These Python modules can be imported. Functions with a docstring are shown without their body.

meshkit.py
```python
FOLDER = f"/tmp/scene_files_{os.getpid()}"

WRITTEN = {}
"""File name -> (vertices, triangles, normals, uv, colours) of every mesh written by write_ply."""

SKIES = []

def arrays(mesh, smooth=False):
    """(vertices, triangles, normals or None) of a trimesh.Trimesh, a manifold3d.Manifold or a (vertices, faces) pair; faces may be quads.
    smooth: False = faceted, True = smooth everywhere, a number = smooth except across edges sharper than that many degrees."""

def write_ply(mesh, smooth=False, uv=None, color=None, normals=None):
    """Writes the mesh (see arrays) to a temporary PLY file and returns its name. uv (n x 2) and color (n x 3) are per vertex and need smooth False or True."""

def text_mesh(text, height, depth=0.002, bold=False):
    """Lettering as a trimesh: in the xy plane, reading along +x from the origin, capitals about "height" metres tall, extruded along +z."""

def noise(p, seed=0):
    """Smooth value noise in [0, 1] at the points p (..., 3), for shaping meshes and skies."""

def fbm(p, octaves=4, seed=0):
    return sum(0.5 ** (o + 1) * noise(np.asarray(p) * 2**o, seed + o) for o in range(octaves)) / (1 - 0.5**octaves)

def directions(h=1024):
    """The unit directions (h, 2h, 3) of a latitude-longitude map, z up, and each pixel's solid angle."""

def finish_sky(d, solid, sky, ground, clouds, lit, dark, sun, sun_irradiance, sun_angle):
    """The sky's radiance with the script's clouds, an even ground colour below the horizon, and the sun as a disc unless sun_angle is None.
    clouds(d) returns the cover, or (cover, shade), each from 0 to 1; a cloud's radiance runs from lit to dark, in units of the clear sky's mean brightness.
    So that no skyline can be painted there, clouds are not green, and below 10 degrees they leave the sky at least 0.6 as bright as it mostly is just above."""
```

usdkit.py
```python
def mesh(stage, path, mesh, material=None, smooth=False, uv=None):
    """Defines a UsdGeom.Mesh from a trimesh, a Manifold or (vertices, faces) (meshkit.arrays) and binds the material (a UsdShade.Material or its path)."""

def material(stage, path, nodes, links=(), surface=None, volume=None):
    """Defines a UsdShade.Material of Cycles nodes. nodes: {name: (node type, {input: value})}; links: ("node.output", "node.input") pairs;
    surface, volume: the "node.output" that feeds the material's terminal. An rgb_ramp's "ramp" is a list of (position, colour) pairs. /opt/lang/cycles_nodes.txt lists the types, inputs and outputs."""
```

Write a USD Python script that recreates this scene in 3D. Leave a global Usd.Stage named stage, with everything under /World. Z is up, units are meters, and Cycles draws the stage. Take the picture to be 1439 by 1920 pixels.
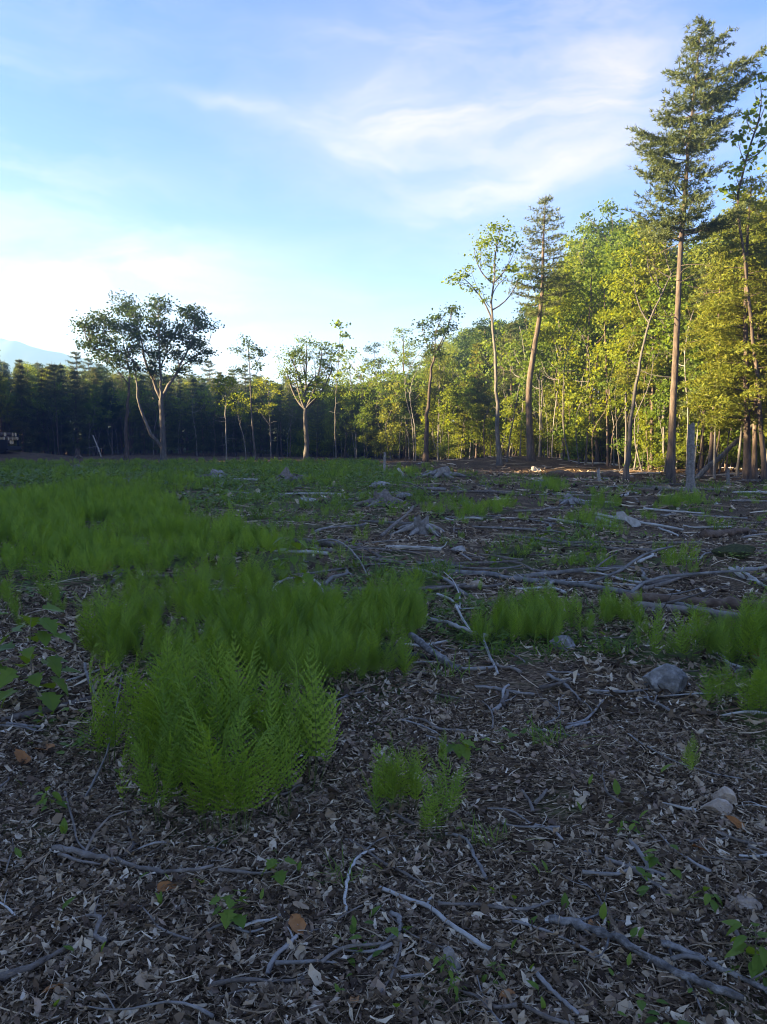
import math, random
import numpy as np, trimesh, shapely
import usdkit, meshkit
from scipy.sparse import csr_matrix
from scipy.sparse.csgraph import connected_components
from pxr import Usd, UsdGeom, UsdLux, UsdShade, Gf, Sdf, Vt

stage = Usd.Stage.CreateInMemory()
UsdGeom.SetStageUpAxis(stage, 'Z')
UsdGeom.Xform.Define(stage, '/World')
UsdGeom.Scope.Define(stage, '/World/Looks')
random.seed(11)
R = np.random.default_rng(11)
PI = math.pi

# ------------------------------------------------------------------ camera, sky, sun, exposure
CAM_H, FPX, CX, CY = 1.6, 1440.0, 719.5, 960.0       # focal length in pixels of the 1439 x 1920 photograph
PITCH = math.atan(135 / FPX)                           # the horizon stands at row 825
EXPOSURE = 3.1
SUN_EL, SUN_AZ = math.radians(11.5), math.radians(-98)
SKY_STRENGTH, SUN_INT, SUN_COL = 0.05, 1.25, (1.0, 0.88, 0.64)

cam = UsdGeom.Camera.Define(stage, '/World/camera')
cam.CreateHorizontalApertureAttr(24.0)
cam.CreateFocalLengthAttr(24.0 * FPX / 1439)
cam.CreateVerticalApertureAttr(32.02)
cam.CreateClippingRangeAttr(Gf.Vec2f(0.05, 20000))
cam.CreateExposureAttr(EXPOSURE)
cx = UsdGeom.Xformable(cam)
cx.AddTranslateOp().Set(Gf.Vec3d(0, 0, CAM_H))
cx.AddRotateXOp().Set(90 - math.degrees(PITCH))

sun_dir = np.array([math.sin(SUN_AZ) * math.cos(SUN_EL), math.cos(SUN_AZ) * math.cos(SUN_EL), math.sin(SUN_EL)])
sun = UsdLux.DistantLight.Define(stage, '/World/sun')
sun.CreateIntensityAttr(SUN_INT); sun.CreateAngleAttr(0.53); sun.CreateNormalizeAttr(True)
sun.CreateColorAttr(Gf.Vec3f(*SUN_COL))
UsdGeom.Xformable(sun).AddTransformOp().Set(Gf.Matrix4d(Gf.Rotation(Gf.Vec3d(0, 0, 1), Gf.Vec3d(*sun_dir)), Gf.Vec3d(0)))


def azel(px, py):
    """The direction of a photograph pixel as azimuth and elevation (radians)."""
    a, b = (px - CX) / FPX, -(py - CY) / FPX
    d = np.array([a, math.cos(PITCH) + b * math.sin(PITCH), -math.sin(PITCH) + b * math.cos(PITCH)])
    d /= np.linalg.norm(d)
    return math.atan2(d[0], d[1]), math.asin(d[2])


def sky_material():
    n, l = {}, []
    n['sky'] = ('sky_texture', dict(sky_type='single_scattering', sun_disc=False, sun_elevation=SUN_EL, sun_rotation=SUN_AZ, altitude=300.0, air_density=1.0, aerosol_density=0.6, ozone_density=1.6))
    n['tc'] = ('texture_coordinate', {})
    n['sep'] = ('separate_xyz', {}); l.append(('tc.generated', 'sep.vector'))
    n['az'] = ('math', dict(math_type='arctan2')); l += [('sep.x', 'az.value1'), ('sep.y', 'az.value2')]
    n['el'] = ('math', dict(math_type='arcsine')); l.append(('sep.z', 'el.value1'))
    n['ae'] = ('combine_xyz', dict(z=0.0)); l += [('az.value', 'ae.x'), ('el.value', 'ae.y')]

    def m(name, kind, a=None, b=None, c=None, clamp=False):
        args = dict(math_type=kind, use_clamp=clamp)
        for k, v in (('value1', a), ('value2', b), ('value3', c)):
            if isinstance(v, str): l.append((v, f'{name}.{k}'))
            elif v is not None: args[k] = float(v)
        n[name] = ('math', args)
        return f'{name}.value'
    # warp the angles a little so that the wisps fray
    n['wn'] = ('noise_texture', dict(scale=4.5, detail=4.0, roughness=0.6)); l.append(('ae.vector', 'wn.vector'))
    n['wsub'] = ('vector_math', dict(math_type='subtract', vector2=(0.5, 0.5, 0.5))); l.append(('wn.color', 'wsub.vector1'))
    n['wsc'] = ('vector_math', dict(math_type='multiply', vector2=(0.17, 0.075, 0.0))); l.append(('wsub.vector', 'wsc.vector1'))
    n['wv'] = ('vector_math', dict(math_type='add')); l += [('ae.vector', 'wv.vector1'), ('wsc.vector', 'wv.vector2')]
    # wisps: (pixel, half sizes in degrees, tilt, weight)
    wisps = [(790, 195, 9.5, 4.6, -14, .85), (690, 265, 7.5, 2.6, 4, 0.6), (1120, 190, 5.0, 4.2, 30, 0.75), (1190, 90, 4.0, 3.4, 40, 0.4), (880, 368, 6.5, 1.15, 8, 0.55), (430, 187, 3.6, 0.55, -5, 0.5),
             (780, 430, 3.4, 0.8, 14, 0.3), (330, 490, 9.0, 1.2, 3, 0.45), (1060, 310, 5.0, 1.0, 8, 0.32), (250, 540, 15.0, 2.2, 0, 0.35)]
    total = None
    for i, (px, py, ra, re_, tilt, w) in enumerate(wisps):
        a, e = azel(px, py)
        c, s = math.cos(math.radians(tilt)), math.sin(math.radians(tilt))
        n[f'd{i}'] = ('vector_math', dict(math_type='subtract', vector2=(a, e, 0.0))); l.append(('wv.vector', f'd{i}.vector1'))
        n[f'u{i}'] = ('vector_math', dict(math_type='dot_product', vector2=(c / math.radians(ra), s / math.radians(ra), 0.0))); l.append((f'd{i}.vector', f'u{i}.vector1'))
        n[f'v{i}'] = ('vector_math', dict(math_type='dot_product', vector2=(-s / math.radians(re_), c / math.radians(re_), 0.0))); l.append((f'd{i}.vector', f'v{i}.vector1'))
        uu = m(f'uu{i}', 'multiply', f'u{i}.value', f'u{i}.value')
        q = m(f'q{i}', 'multiply_add', f'v{i}.value', f'v{i}.value', uu)
        g = m(f'g{i}', 'exponent', m(f'nq{i}', 'multiply', q, -0.9))
        total = m(f't{i}', 'multiply_add', g, w, total if total else 0.0)
    # fibres of cirrus everywhere
    n['map'] = ('mapping', dict(mapping_type='point', rotation=(0.0, 0.0, -0.25), scale=(2.2, 9.0, 1.0))); l.append(('wv.vector', 'map.vector'))
    n['fib'] = ('noise_texture', dict(scale=1.7, detail=8.0, roughness=0.62, distortion=0.5)); l.append(('map.vector', 'fib.vector'))
    n['big'] = ('noise_texture', dict(scale=2.1, detail=3.0, roughness=0.5)); l.append(('ae.vector', 'big.vector'))
    n['fibr'] = ('map_range', dict(range_type='smoothstep', from_min=0.34, from_max=0.72, to_min=0.0, to_max=1.0, clamp=True)); l.append(('fib.fac', 'fibr.value'))
    fx = m('fx', 'multiply_add', 'fibr.result', 0.62, 0.5)
    placed = m('placed', 'multiply', total, fx)
    n['bigr'] = ('map_range', dict(range_type='smoothstep', from_min=0.40, from_max=0.76, to_min=0.0, to_max=0.72, clamp=True)); l.append(('big.fac', 'bigr.value'))
    wide = m('wide', 'multiply', 'bigr.result', 'fibr.result')
    # the pale band above the skyline
    low = m('low', 'exponent', m('lowe', 'multiply', m('lowz', 'maximum', 'el.value', 0.0), -7.8))
    lowf = m('lowf', 'multiply', low, m('lowv', 'multiply_add', 'fibr.result', 0.45, 0.46))
    s1 = m('s1', 'add', placed, wide)
    cover = m('cover', 'add', m('s1m', 'multiply', s1, 0.72), lowf)
    cov = m('cov', 'minimum', cover, 0.95)
    n['tint'] = ('mix', dict(mix_type='multiply', fac=1.0, color2=(0.31, 0.44, 0.92))); l.append(('sky.color', 'tint.color1'))
    n['mix'] = ('mix', dict(mix_type='mix', color2=CLOUD)); l += [(cov, 'mix.fac'), ('tint.color', 'mix.color1')]
    n['bg'] = ('background_shader', dict(strength=SKY_STRENGTH)); l.append(('mix.color', 'bg.color'))
    return usdkit.material(stage, '/World/Looks/sky', n, l, surface='bg.background')


CLOUD = (2.08, 1.90, 2.02)
dome = UsdLux.DomeLight.Define(stage, '/World/sky')
dome.GetPrim().SetCustomDataByKey('kind', 'structure')
UsdShade.MaterialBindingAPI.Apply(dome.GetPrim()).Bind(sky_material())

# ------------------------------------------------------------------ helpers
USED, ISLANDS = {}, {}


def numbered(parent, name):
    k = USED.get((parent, name), 0)
    USED[(parent, name)] = k + 1
    return f'{parent}/{name}' if k == 0 else f'{parent}/{name}_{k:03d}'


def tag(prim, label=None, cat=None, group=None, kind=None):
    for k, v in (('label', label), ('category', cat), ('group', group), ('kind', kind)):
        if v:
            prim.SetCustomDataByKey(k, v)
    return prim


def xform(path, loc=None, rz=0.0, sc=None, rot=None):
    x = UsdGeom.Xform.Define(stage, path)
    if loc is not None: x.AddTranslateOp().Set(Gf.Vec3d(*map(float, loc)))
    if rot is not None: x.AddRotateXYZOp().Set(Gf.Vec3f(*map(float, rot)))
    elif rz: x.AddRotateZOp().Set(float(math.degrees(rz)))
    if sc is not None: x.AddScaleOp().Set(Gf.Vec3f(*([float(sc)] * 3 if np.ndim(sc) == 0 else map(float, sc))))
    return x.GetPrim()


def thing(name, label, cat, loc=(0, 0, 0), rz=0.0, group=None, sc=None, rot=None):
    return tag(xform(numbered('/World', name), loc, rz, sc, rot), label, cat, group)


def part(parent, name, mesh, mat, smooth=False, label=None, kind=None):
    path = parent if isinstance(parent, str) else str(parent.GetPath())
    m = usdkit.mesh(stage, numbered(path, name), mesh, '/World/Looks/' + mat, smooth=smooth)
    if ISLANDS.get(mat):                                # each separate leaf, chip or needle gets its own tone
        f = np.array(m.GetFaceVertexIndicesAttr().Get()).reshape(-1, 3); n = len(m.GetPointsAttr().Get())
        g = csr_matrix((np.ones(len(f) * 2, np.int8), (np.r_[f[:, 0], f[:, 1]], np.r_[f[:, 1], f[:, 2]])), shape=(n, n))
        k, which = connected_components(g, directed=False)
        tone = np.random.default_rng(k).random(k)[which]
        UsdGeom.PrimvarsAPI(m).CreatePrimvar('tone', Sdf.ValueTypeNames.FloatArray, 'vertex').Set(Vt.FloatArray.FromNumpy(tone.astype(np.float32)))
    return tag(m.GetPrim(), label, kind=kind)


def single(name, mesh, mat, label, cat, group=None, smooth=False):
    return tag(part('/World', name, mesh, mat, smooth), label, cat, group)


def proto(name):
    """A class prim: its children are the parts that every copy shows."""
    return stage.CreateClassPrim(numbered('/World', name + '_kind'))


def copy_of(src, name, label, cat, loc, rz=0.0, group=None, sc=None, rot=None):
    p = thing(name, label, cat, loc, rz, group, sc, rot)
    p.GetReferences().AddInternalReference(src.GetPath())
    p.SetInstanceable(True)
    return p


def scatter(name, protos, pos, rz, sc, idx, tilt=None, label=None, cat=None):
    """One object of what nobody could count: a PointInstancer of the given class prims."""
    pi = UsdGeom.PointInstancer.Define(stage, numbered('/World', name))
    paths = []
    for k, src in enumerate(protos):
        x = UsdGeom.Xform.Define(stage, f'{pi.GetPath()}/kind_{k}')
        x.GetPrim().GetReferences().AddInternalReference(src.GetPath())
        paths.append(x.GetPath())
    pi.CreatePrototypesRel().SetTargets(paths)
    n = len(pos)
    pi.CreateProtoIndicesAttr(Vt.IntArray.FromNumpy(np.asarray(idx, np.int32)))
    pi.CreatePositionsAttr(Vt.Vec3fArray.FromNumpy(np.asarray(pos, np.float32)))
    sc = np.asarray(sc, np.float32)
    pi.CreateScalesAttr(Vt.Vec3fArray.FromNumpy(np.repeat(sc[:, None], 3, 1) if sc.ndim == 1 else sc))
    rz = np.asarray(rz) / 2
    q = np.stack([np.cos(rz), 0 * rz, 0 * rz, np.sin(rz)], 1)
    if tilt is not None:                                # tilt about a level axis first: (angle, heading)
        a, h = np.asarray(tilt[0]) / 2, np.asarray(tilt[1])
        t = np.stack([np.cos(a), np.sin(a) * np.cos(h), np.sin(a) * np.sin(h), 0 * a], 1)
        w1, x1, y1, z1 = t.T; w2, x2, y2, z2 = q.T
        q = np.stack([w1*w2-x1*x2-y1*y2-z1*z2, w1*x2+x1*w2+y1*z2-z1*y2, w1*y2-x1*z2+y1*w2+z1*x2, w1*z2+x1*y2-y1*x2+z1*w2], 1)
    pi.CreateOrientationsAttr(Vt.QuathArray([Gf.Quath(*map(float, r)) for r in q]))
    return tag(pi.GetPrim(), label, cat, kind='stuff')


class MB:
    """Collects pieces that become ONE mesh."""
    def __init__(self): self.v, self.f, self.n = [], [], 0

    def add(self, v, f):
        v, f = np.asarray(v, float), np.asarray(f, int)
        if f.shape[1] == 4: f = np.vstack([f[:, [0, 1, 2]], f[:, [0, 2, 3]]])
        self.v.append(v); self.f.append(f + self.n); self.n += len(v)
        return self

    def get(self): return np.vstack(self.v), np.vstack(self.f)


def tube(pts, radii, sides=6, cap=True, rng=None, rough=0.0):
    p = np.asarray(pts, float); n = len(p)
    r = np.broadcast_to(np.asarray(radii, float), (n,))
    t = np.gradient(p, axis=0); t /= np.linalg.norm(t, axis=1, keepdims=True) + 1e-12
    ref = np.array([1.0, 0.13, 0.07]) if abs(t[:, 0]).mean() < 0.75 else np.array([0.1, 0.2, 1.0])
    a = np.cross(t, ref); a /= np.linalg.norm(a, axis=1, keepdims=True) + 1e-12
    b = np.cross(t, a)
    ang = np.arange(sides) * 2 * PI / sides
    rr = r[:, None] * np.ones(sides)
    if rng is not None and rough: rr = rr * (1 + rough * rng.uniform(-1, 1, (n, sides)))
    v = p[:, None] + rr[..., None] * (np.cos(ang)[None, :, None] * a[:, None] + np.sin(ang)[None, :, None] * b[:, None])
    i, j = np.meshgrid(np.arange(n - 1), np.arange(sides), indexing='ij')
    q = np.stack([i * sides + j, i * sides + (j + 1) % sides, (i + 1) * sides + (j + 1) % sides, (i + 1) * sides + j], -1).reshape(-1, 4)
    v = v.reshape(-1, 3); f = np.vstack([q[:, [0, 1, 2]], q[:, [0, 2, 3]]])
    if cap:
        v = np.vstack([v, p[:1], p[-1:]]); c0, c1 = n * sides, n * sides + 1
        k = np.arange(sides)
        f = np.vstack([f, np.stack([np.full(sides, c0), (k + 1) % sides, k], 1), np.stack([np.full(sides, c1), (n - 1) * sides + k, (n - 1) * sides + (k + 1) % sides], 1)])
    return v, f


def resample(pts, n):
    p = np.asarray(pts, float)
    s = np.r_[0, np.cumsum(np.linalg.norm(np.diff(p, axis=0), axis=1))]
    u = np.linspace(0, s[-1], n)
    if len(p) > 2:
        from scipy.interpolate import PchipInterpolator
        return PchipInterpolator(s, p, axis=0)(u)
    return np.stack([np.interp(u, s, p[:, k]) for k in range(3)], 1)


def unit(v): return v / (np.linalg.norm(v, axis=-1, keepdims=True) + 1e-12)


# ------------------------------------------------------------------ terrain
def height(x, y):
    x, y = np.asarray(x, float), np.asarray(y, float)
    r = np.hypot(x, y)
    p = np.stack([x, y, np.zeros_like(x)], -1)
    far = np.clip((r - 3) / 20, 0, 1)
    h = far * 0.55 * (meshkit.fbm(p / 9.0 + 31.7, 2, 5) - 0.5)
    h = h + 0.16 * (meshkit.fbm(p / 1.3 + 7.1, 2, 3) - 0.5) * np.clip(r / 4, 0.35, 1.0)
    h = h + np.clip(1 - r / 16, 0, 1) * 0.05 * (meshkit.fbm(p * 6.0, 2, 9) - 0.5)
    h = h + 0.75 * np.exp(-((x + 33) / 8.0) ** 2 - ((y - 62) / 6.0) ** 2)          # the bank under the log trailer
    h = h + 0.45 * np.exp(-((x - 8.5) / 5.5) ** 2 - ((y - 47) / 6.0) ** 2)          # low rise of slash before the wood
    h = h + 9.0 * np.clip((r - 125) / 200, 0, 1) ** 1.3                                # the land climbs gently behind the wood
    return h * np.clip(r / 1.5, 0, 1)


def px_dir(px, py):
    a, b = (np.asarray(px, float) - CX) / FPX, -(np.asarray(py, float) - CY) / FPX
    return np.stack([a, math.cos(PITCH) + b * math.sin(PITCH), -math.sin(PITCH) + b * math.cos(PITCH)], -1)


def ground(px, py):
    """The point of the ground that a pixel of the photograph shows."""
    d = px_dir(px, py)
    t = 0.5
    for _ in range(4000):
        p = d * t
        gap = CAM_H + p[2] - float(height(p[0], p[1]))
        if gap < 0.004: break
        t += max(0.004, gap * 0.35) if d[2] < 0 else 0.1
        if t > 160: break
    p = d * t
    return np.array([p[0], p[1], float(height(p[0], p[1]))])


def at_depth(px, py, y):
    """The point at depth y (metres ahead) that a pixel shows."""
    d = px_dir(px, py)
    return d * (np.asarray(y, float) / d[..., 1])[..., None] + np.array([0, 0, CAM_H])


def to_px(p):
    p = np.asarray(p, float) - np.array([0, 0, CAM_H])
    z = p[..., 1] * math.cos(PITCH) - p[..., 2] * math.sin(PITCH)
    u = p[..., 1] * math.sin(PITCH) + p[..., 2] * math.cos(PITCH)
    z = np.where(z > 0.05, z, np.nan)
    return np.stack([CX + FPX * p[..., 0] / z, CY - FPX * u / z], -1)


# ------------------------------------------------------------------ materials
def ramp_material(name, ramp, rough=0.9, scale=None, stretch=(1, 1, 1), bump=0.0, bump_scale=30.0, island=0.5, obj=0.35, trans=0.0, spec=0.2, tcol=None):
    """Colour from a ramp fed by per-piece, per-copy and noise variation; trans mixes in light let through (leaves)."""
    ISLANDS[name] = island
    n, l = {'gm': ('attribute', dict(attribute='tone')), 'oi': ('object_info', {})}, []
    n['rp'] = ('rgb_ramp', {'ramp': ramp})
    n['i'] = ('math', dict(math_type='multiply', value2=float(island))); l.append(('gm.fac', 'i.value1'))
    n['o'] = ('math', dict(math_type='multiply_add', value2=float(obj))); l += [('oi.random', 'o.value1'), ('i.value', 'o.value3')]
    last = 'o.value'
    if scale:
        n['tc'] = ('texture_coordinate', {})
        n['mp'] = ('mapping', dict(mapping_type='point', scale=tuple(stretch))); l.append(('tc.object', 'mp.vector'))
        n['nz'] = ('noise_texture', dict(scale=scale, detail=6.0, roughness=0.65)); l.append(('mp.vector', 'nz.vector'))
        n['nr'] = ('map_range', dict(from_min=0.36, from_max=0.64, to_min=0.0, to_max=1.0 - island - obj, clamp=True)); l.append(('nz.fac', 'nr.value'))
        n['s'] = ('math', dict(math_type='add')); l += [(last, 's.value1'), ('nr.result', 's.value2')]
        last = 's.value'
    l.append((last, 'rp.fac'))
    n['p'] = ('principled_bsdf', dict(roughness=rough, specular_ior_level=spec)); l.append(('rp.color', 'p.base_color'))
    if bump:
        n['bz'] = ('noise_texture', dict(scale=bump_scale, detail=4.0, roughness=0.6))
        if scale: l.append(('mp.vector', 'bz.vector'))
        n['bp'] = ('bump', dict(strength=bump, distance=0.02)); l += [('bz.fac', 'bp.height'), ('bp.normal', 'p.normal')]
    out = 'p.BSDF'
    if trans:
        n['tm'] = ('mix', dict(mix_type='multiply', fac=1.0, color2=tcol or (1.75, 1.5, 0.42))); l.append(('rp.color', 'tm.color1'))
        n['tl'] = ('translucent_bsdf', {}); l.append(('tm.color', 'tl.color'))
        n['mx'] = ('mix_closure', dict(fac=trans)); l += [('p.BSDF', 'mx.closure1'), ('tl.BSDF', 'mx.closure2')]
        out = 'mx.closure'
    return usdkit.material(stage, '/World/Looks/' + name, n, l, surface=out)


ramp_material('leaf_mid', [(0, (.052, .088, .013)), (.5, (.112, .172, .020)), (1, (.195, .245, .030))], trans=.5, rough=.55)
ramp_material('leaf_fresh', [(0, (.085, .125, .012)), (.5, (.150, .195, .018)), (1, (.235, .255, .028))], trans=.55, rough=.55)
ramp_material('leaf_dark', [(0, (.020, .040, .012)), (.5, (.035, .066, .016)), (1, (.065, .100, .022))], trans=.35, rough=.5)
ramp_material('leaf_olive', [(0, (.065, .088, .013)), (.5, (.128, .155, .018)), (1, (.205, .215, .026))], trans=.40, rough=.6)
ramp_material('needles', [(0, (.032, .048, .018)), (.5, (.075, .098, .030)), (1, (.145, .150, .045))], trans=.22, rough=.55)
ramp_material('hemlock_needles', [(0, (.050, .074, .011)), (.5, (.125, .150, .017)), (1, (.230, .220, .025))], trans=.3, rough=.6)
ramp_material('bark_grey', [(0, (.040, .036, .033)), (.5, (.100, .090, .080)), (1, (.19, .17, .15))], scale=9, stretch=(1, 1, .22), bump=.9, bump_scale=14, island=.1, obj=.3)
ramp_material('bark_brown', [(0, (.034, .026, .022)), (.5, (.085, .064, .050)), (1, (.17, .125, .098))], scale=9, stretch=(1, 1, .22), bump=1., bump_scale=12, island=.1, obj=.3)
ramp_material('bark_pale', [(0, (.075, .068, .060)), (.5, (.165, .150, .135)), (1, (.28, .26, .23))], scale=8, stretch=(1, 1, .3), bump=.7, bump_scale=16, island=.1, obj=.3)
ramp_material('bark_birch', [(0, (.05, .042, .036)), (.45, (.12, .105, .092)), (1, (.30, .27, .24))], scale=24, stretch=(1, 1, 1), bump=.7, bump_scale=60, island=.1, obj=.2)
ramp_material('charred_wood', [(0, (.012, .010, .009)), (.5, (.03, .025, .022)), (1, (.08, .07, .062))], scale=12, bump=.9, bump_scale=40, island=.1, obj=.2)
ramp_material('dead_wood', [(0, (.075, .064, .054)), (.5, (.20, .175, .152)), (1, (.37, .33, .295))], scale=14, stretch=(1, 1, 1), bump=.6, bump_scale=40, island=.2, obj=.35)
ramp_material('stick_bark', [(0, (.050, .038, .030)), (.5, (.14, .112, .090)), (1, (.28, .235, .195))], scale=18, bump=.6, bump_scale=50, island=.2, obj=.35)
ramp_material('white_wood', [(0, (.24, .21, .175)), (.5, (.38, .345, .30)), (1, (.55, .51, .46))], scale=12, bump=.5, bump_scale=40, island=.2, obj=.3)
ramp_material('rotten_wood', [(0, (.055, .034, .024)), (.5, (.12, .078, .052)), (1, (.23, .165, .115))], scale=12, bump=.8, bump_scale=30, island=.2, obj=.3)
ramp_material('rock_grey', [(0, (.085, .074, .062)), (.45, (.21, .188, .165)), (1, (.46, .42, .37))], scale=13, bump=1.0, bump_scale=22, island=.0, obj=.3)
ramp_material('rock_tan', [(0, (.18, .13, .09)), (.5, (.32, .24, .17)), (1, (.46, .37, .28))], scale=12, bump=.6, bump_scale=40, island=.0, obj=.25)
ramp_material('moss', [(0, (.02, .028, .008)), (.5, (.05, .05, .014)), (1, (.09, .075, .024))], scale=30, bump=.8, bump_scale=80, island=.0, obj=.2)
ramp_material('litter', [(0, (.030, .018, .010)), (.35, (.115, .074, .042)), (.65, (.265, .184, .112)), (.9, (.44, .335, .220)), (1, (.60, .49, .355))], island=1.0, obj=0., rough=.85)
ramp_material('litter_brown', [(0, (.05, .032, .021)), (.5, (.15, .096, .062)), (1, (.34, .235, .16))], island=1.0, obj=0., rough=.85)
ramp_material('orange_leaf', [(0, (.22, .09, .03)), (.5, (.34, .15, .055)), (1, (.42, .22, .10))], scale=25, island=.2, obj=.4, trans=.2, tcol=(1.1, .9, .6))
ramp_material('fern_frond', [(0, (.095, .170, .018)), (.5, (.185, .275, .030)), (1, (.29, .38, .046))], island=.35, obj=.5, scale=3.0, trans=.42, rough=.6, tcol=(1.3, 1.25, .5))
ramp_material('fern_stipe', [(0, (.06, .09, .02)), (1, (.14, .16, .04))], island=.5, obj=.5)
ramp_material('herb_leaf', [(0, (.060, .110, .016)), (.5, (.120, .185, .026)), (1, (.210, .270, .040))], island=.5, obj=.4, trans=.4, rough=.5)
ramp_material('dark_metal', [(0, (.012, .013, .015)), (1, (.03, .03, .034))], island=.2, obj=.2, rough=.6)
ramp_material('log_end', [(0, (.24, .17, .10)), (.5, (.42, .32, .20)), (1, (.55, .45, .31))], island=.5, obj=.5)
ramp_material('mountain_wood', [(0, (.018, .032, .018)), (.5, (.03, .05, .026)), (1, (.045, .066, .03))], scale=.02, bump=.0, island=.0, obj=.1)


def soil_material():
    n, l = {}, []
    n['gm'] = ('geometry', {})
    n['n1'] = ('noise_texture', dict(scale=1.1, detail=5.0, roughness=0.6)); l.append(('gm.position', 'n1.vector'))
    n['n2'] = ('noise_texture', dict(scale=26.0, detail=6.0, roughness=0.75, distortion=1.4)); l.append(('gm.position', 'n2.vector'))
    n['mp'] = ('mapping', dict(mapping_type='point', rotation=(0, 0, .5), scale=(1.0, 2.6, 1.0))); l.append(('gm.position', 'mp.vector'))
    n['vo'] = ('voronoi_texture', dict(scale=48.0, feature='f1', randomness=1.0)); l.append(('mp.vector', 'vo.vector'))
    n['vs'] = ('separate_color', dict(color_type='rgb')); l.append(('vo.color', 'vs.color'))
    n['mr'] = ('math', dict(math_type='multiply', value2=.55)); l.append(('vs.r', 'mr.value1'))
    n['ad'] = ('math', dict(math_type='multiply_add', value2=.45)); l += [('n2.fac', 'ad.value1'), ('mr.value', 'ad.value3')]
    n['rp'] = ('rgb_ramp', {'ramp': [(0, (.020, .012, .007)), (.36, (.062, .040, .023)), (.58, (.17, .115, .070)), (.8, (.32, .235, .155)), (1, (.46, .36, .26))]}); l.append(('ad.value', 'rp.fac'))
    n['r1'] = ('rgb_ramp', {'ramp': [(.3, (.55, .52, .50)), (.7, (1.15, 1.08, 1.02))]}); l.append(('n1.fac', 'r1.fac'))
    n['m1'] = ('mix', dict(mix_type='multiply', fac=1.0)); l += [('rp.color', 'm1.color1'), ('r1.color', 'm1.color2')]
    n['at'] = ('attribute', dict(attribute='moss_cover'))
    n['n3'] = ('noise_texture', dict(scale=9.0, detail=5.0, roughness=0.7)); l.append(('gm.position', 'n3.vector'))
    n['g1'] = ('math', dict(math_type='multiply_add', value2=1.3, value3=-.65)); l.append(('n3.fac', 'g1.value1'))
    n['g2'] = ('math', dict(math_type='multiply_add', use_clamp=True, value2=1.0)); l += [('at.fac', 'g2.value1'), ('g1.value', 'g2.value3')]
    n['gc'] = ('rgb_ramp', {'ramp': [(.3, (.042, .062, .017)), (.7, (.120, .160, .036))]}); l.append(('n2.fac', 'gc.fac'))
    n['m2'] = ('mix', dict(mix_type='mix')); l += [('g2.value', 'm2.fac'), ('m1.color', 'm2.color1'), ('gc.color', 'm2.color2')]
    n['p'] = ('principled_bsdf', dict(roughness=.95, specular_ior_level=.1)); l.append(('m2.color', 'p.base_color'))
    n['bp'] = ('bump', dict(strength=1.0, distance=.03)); l += [('ad.value', 'bp.height'), ('bp.normal', 'p.normal')]
    return usdkit.material(stage, '/World/Looks/soil', n, l, surface='p.BSDF')


soil_material()

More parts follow.
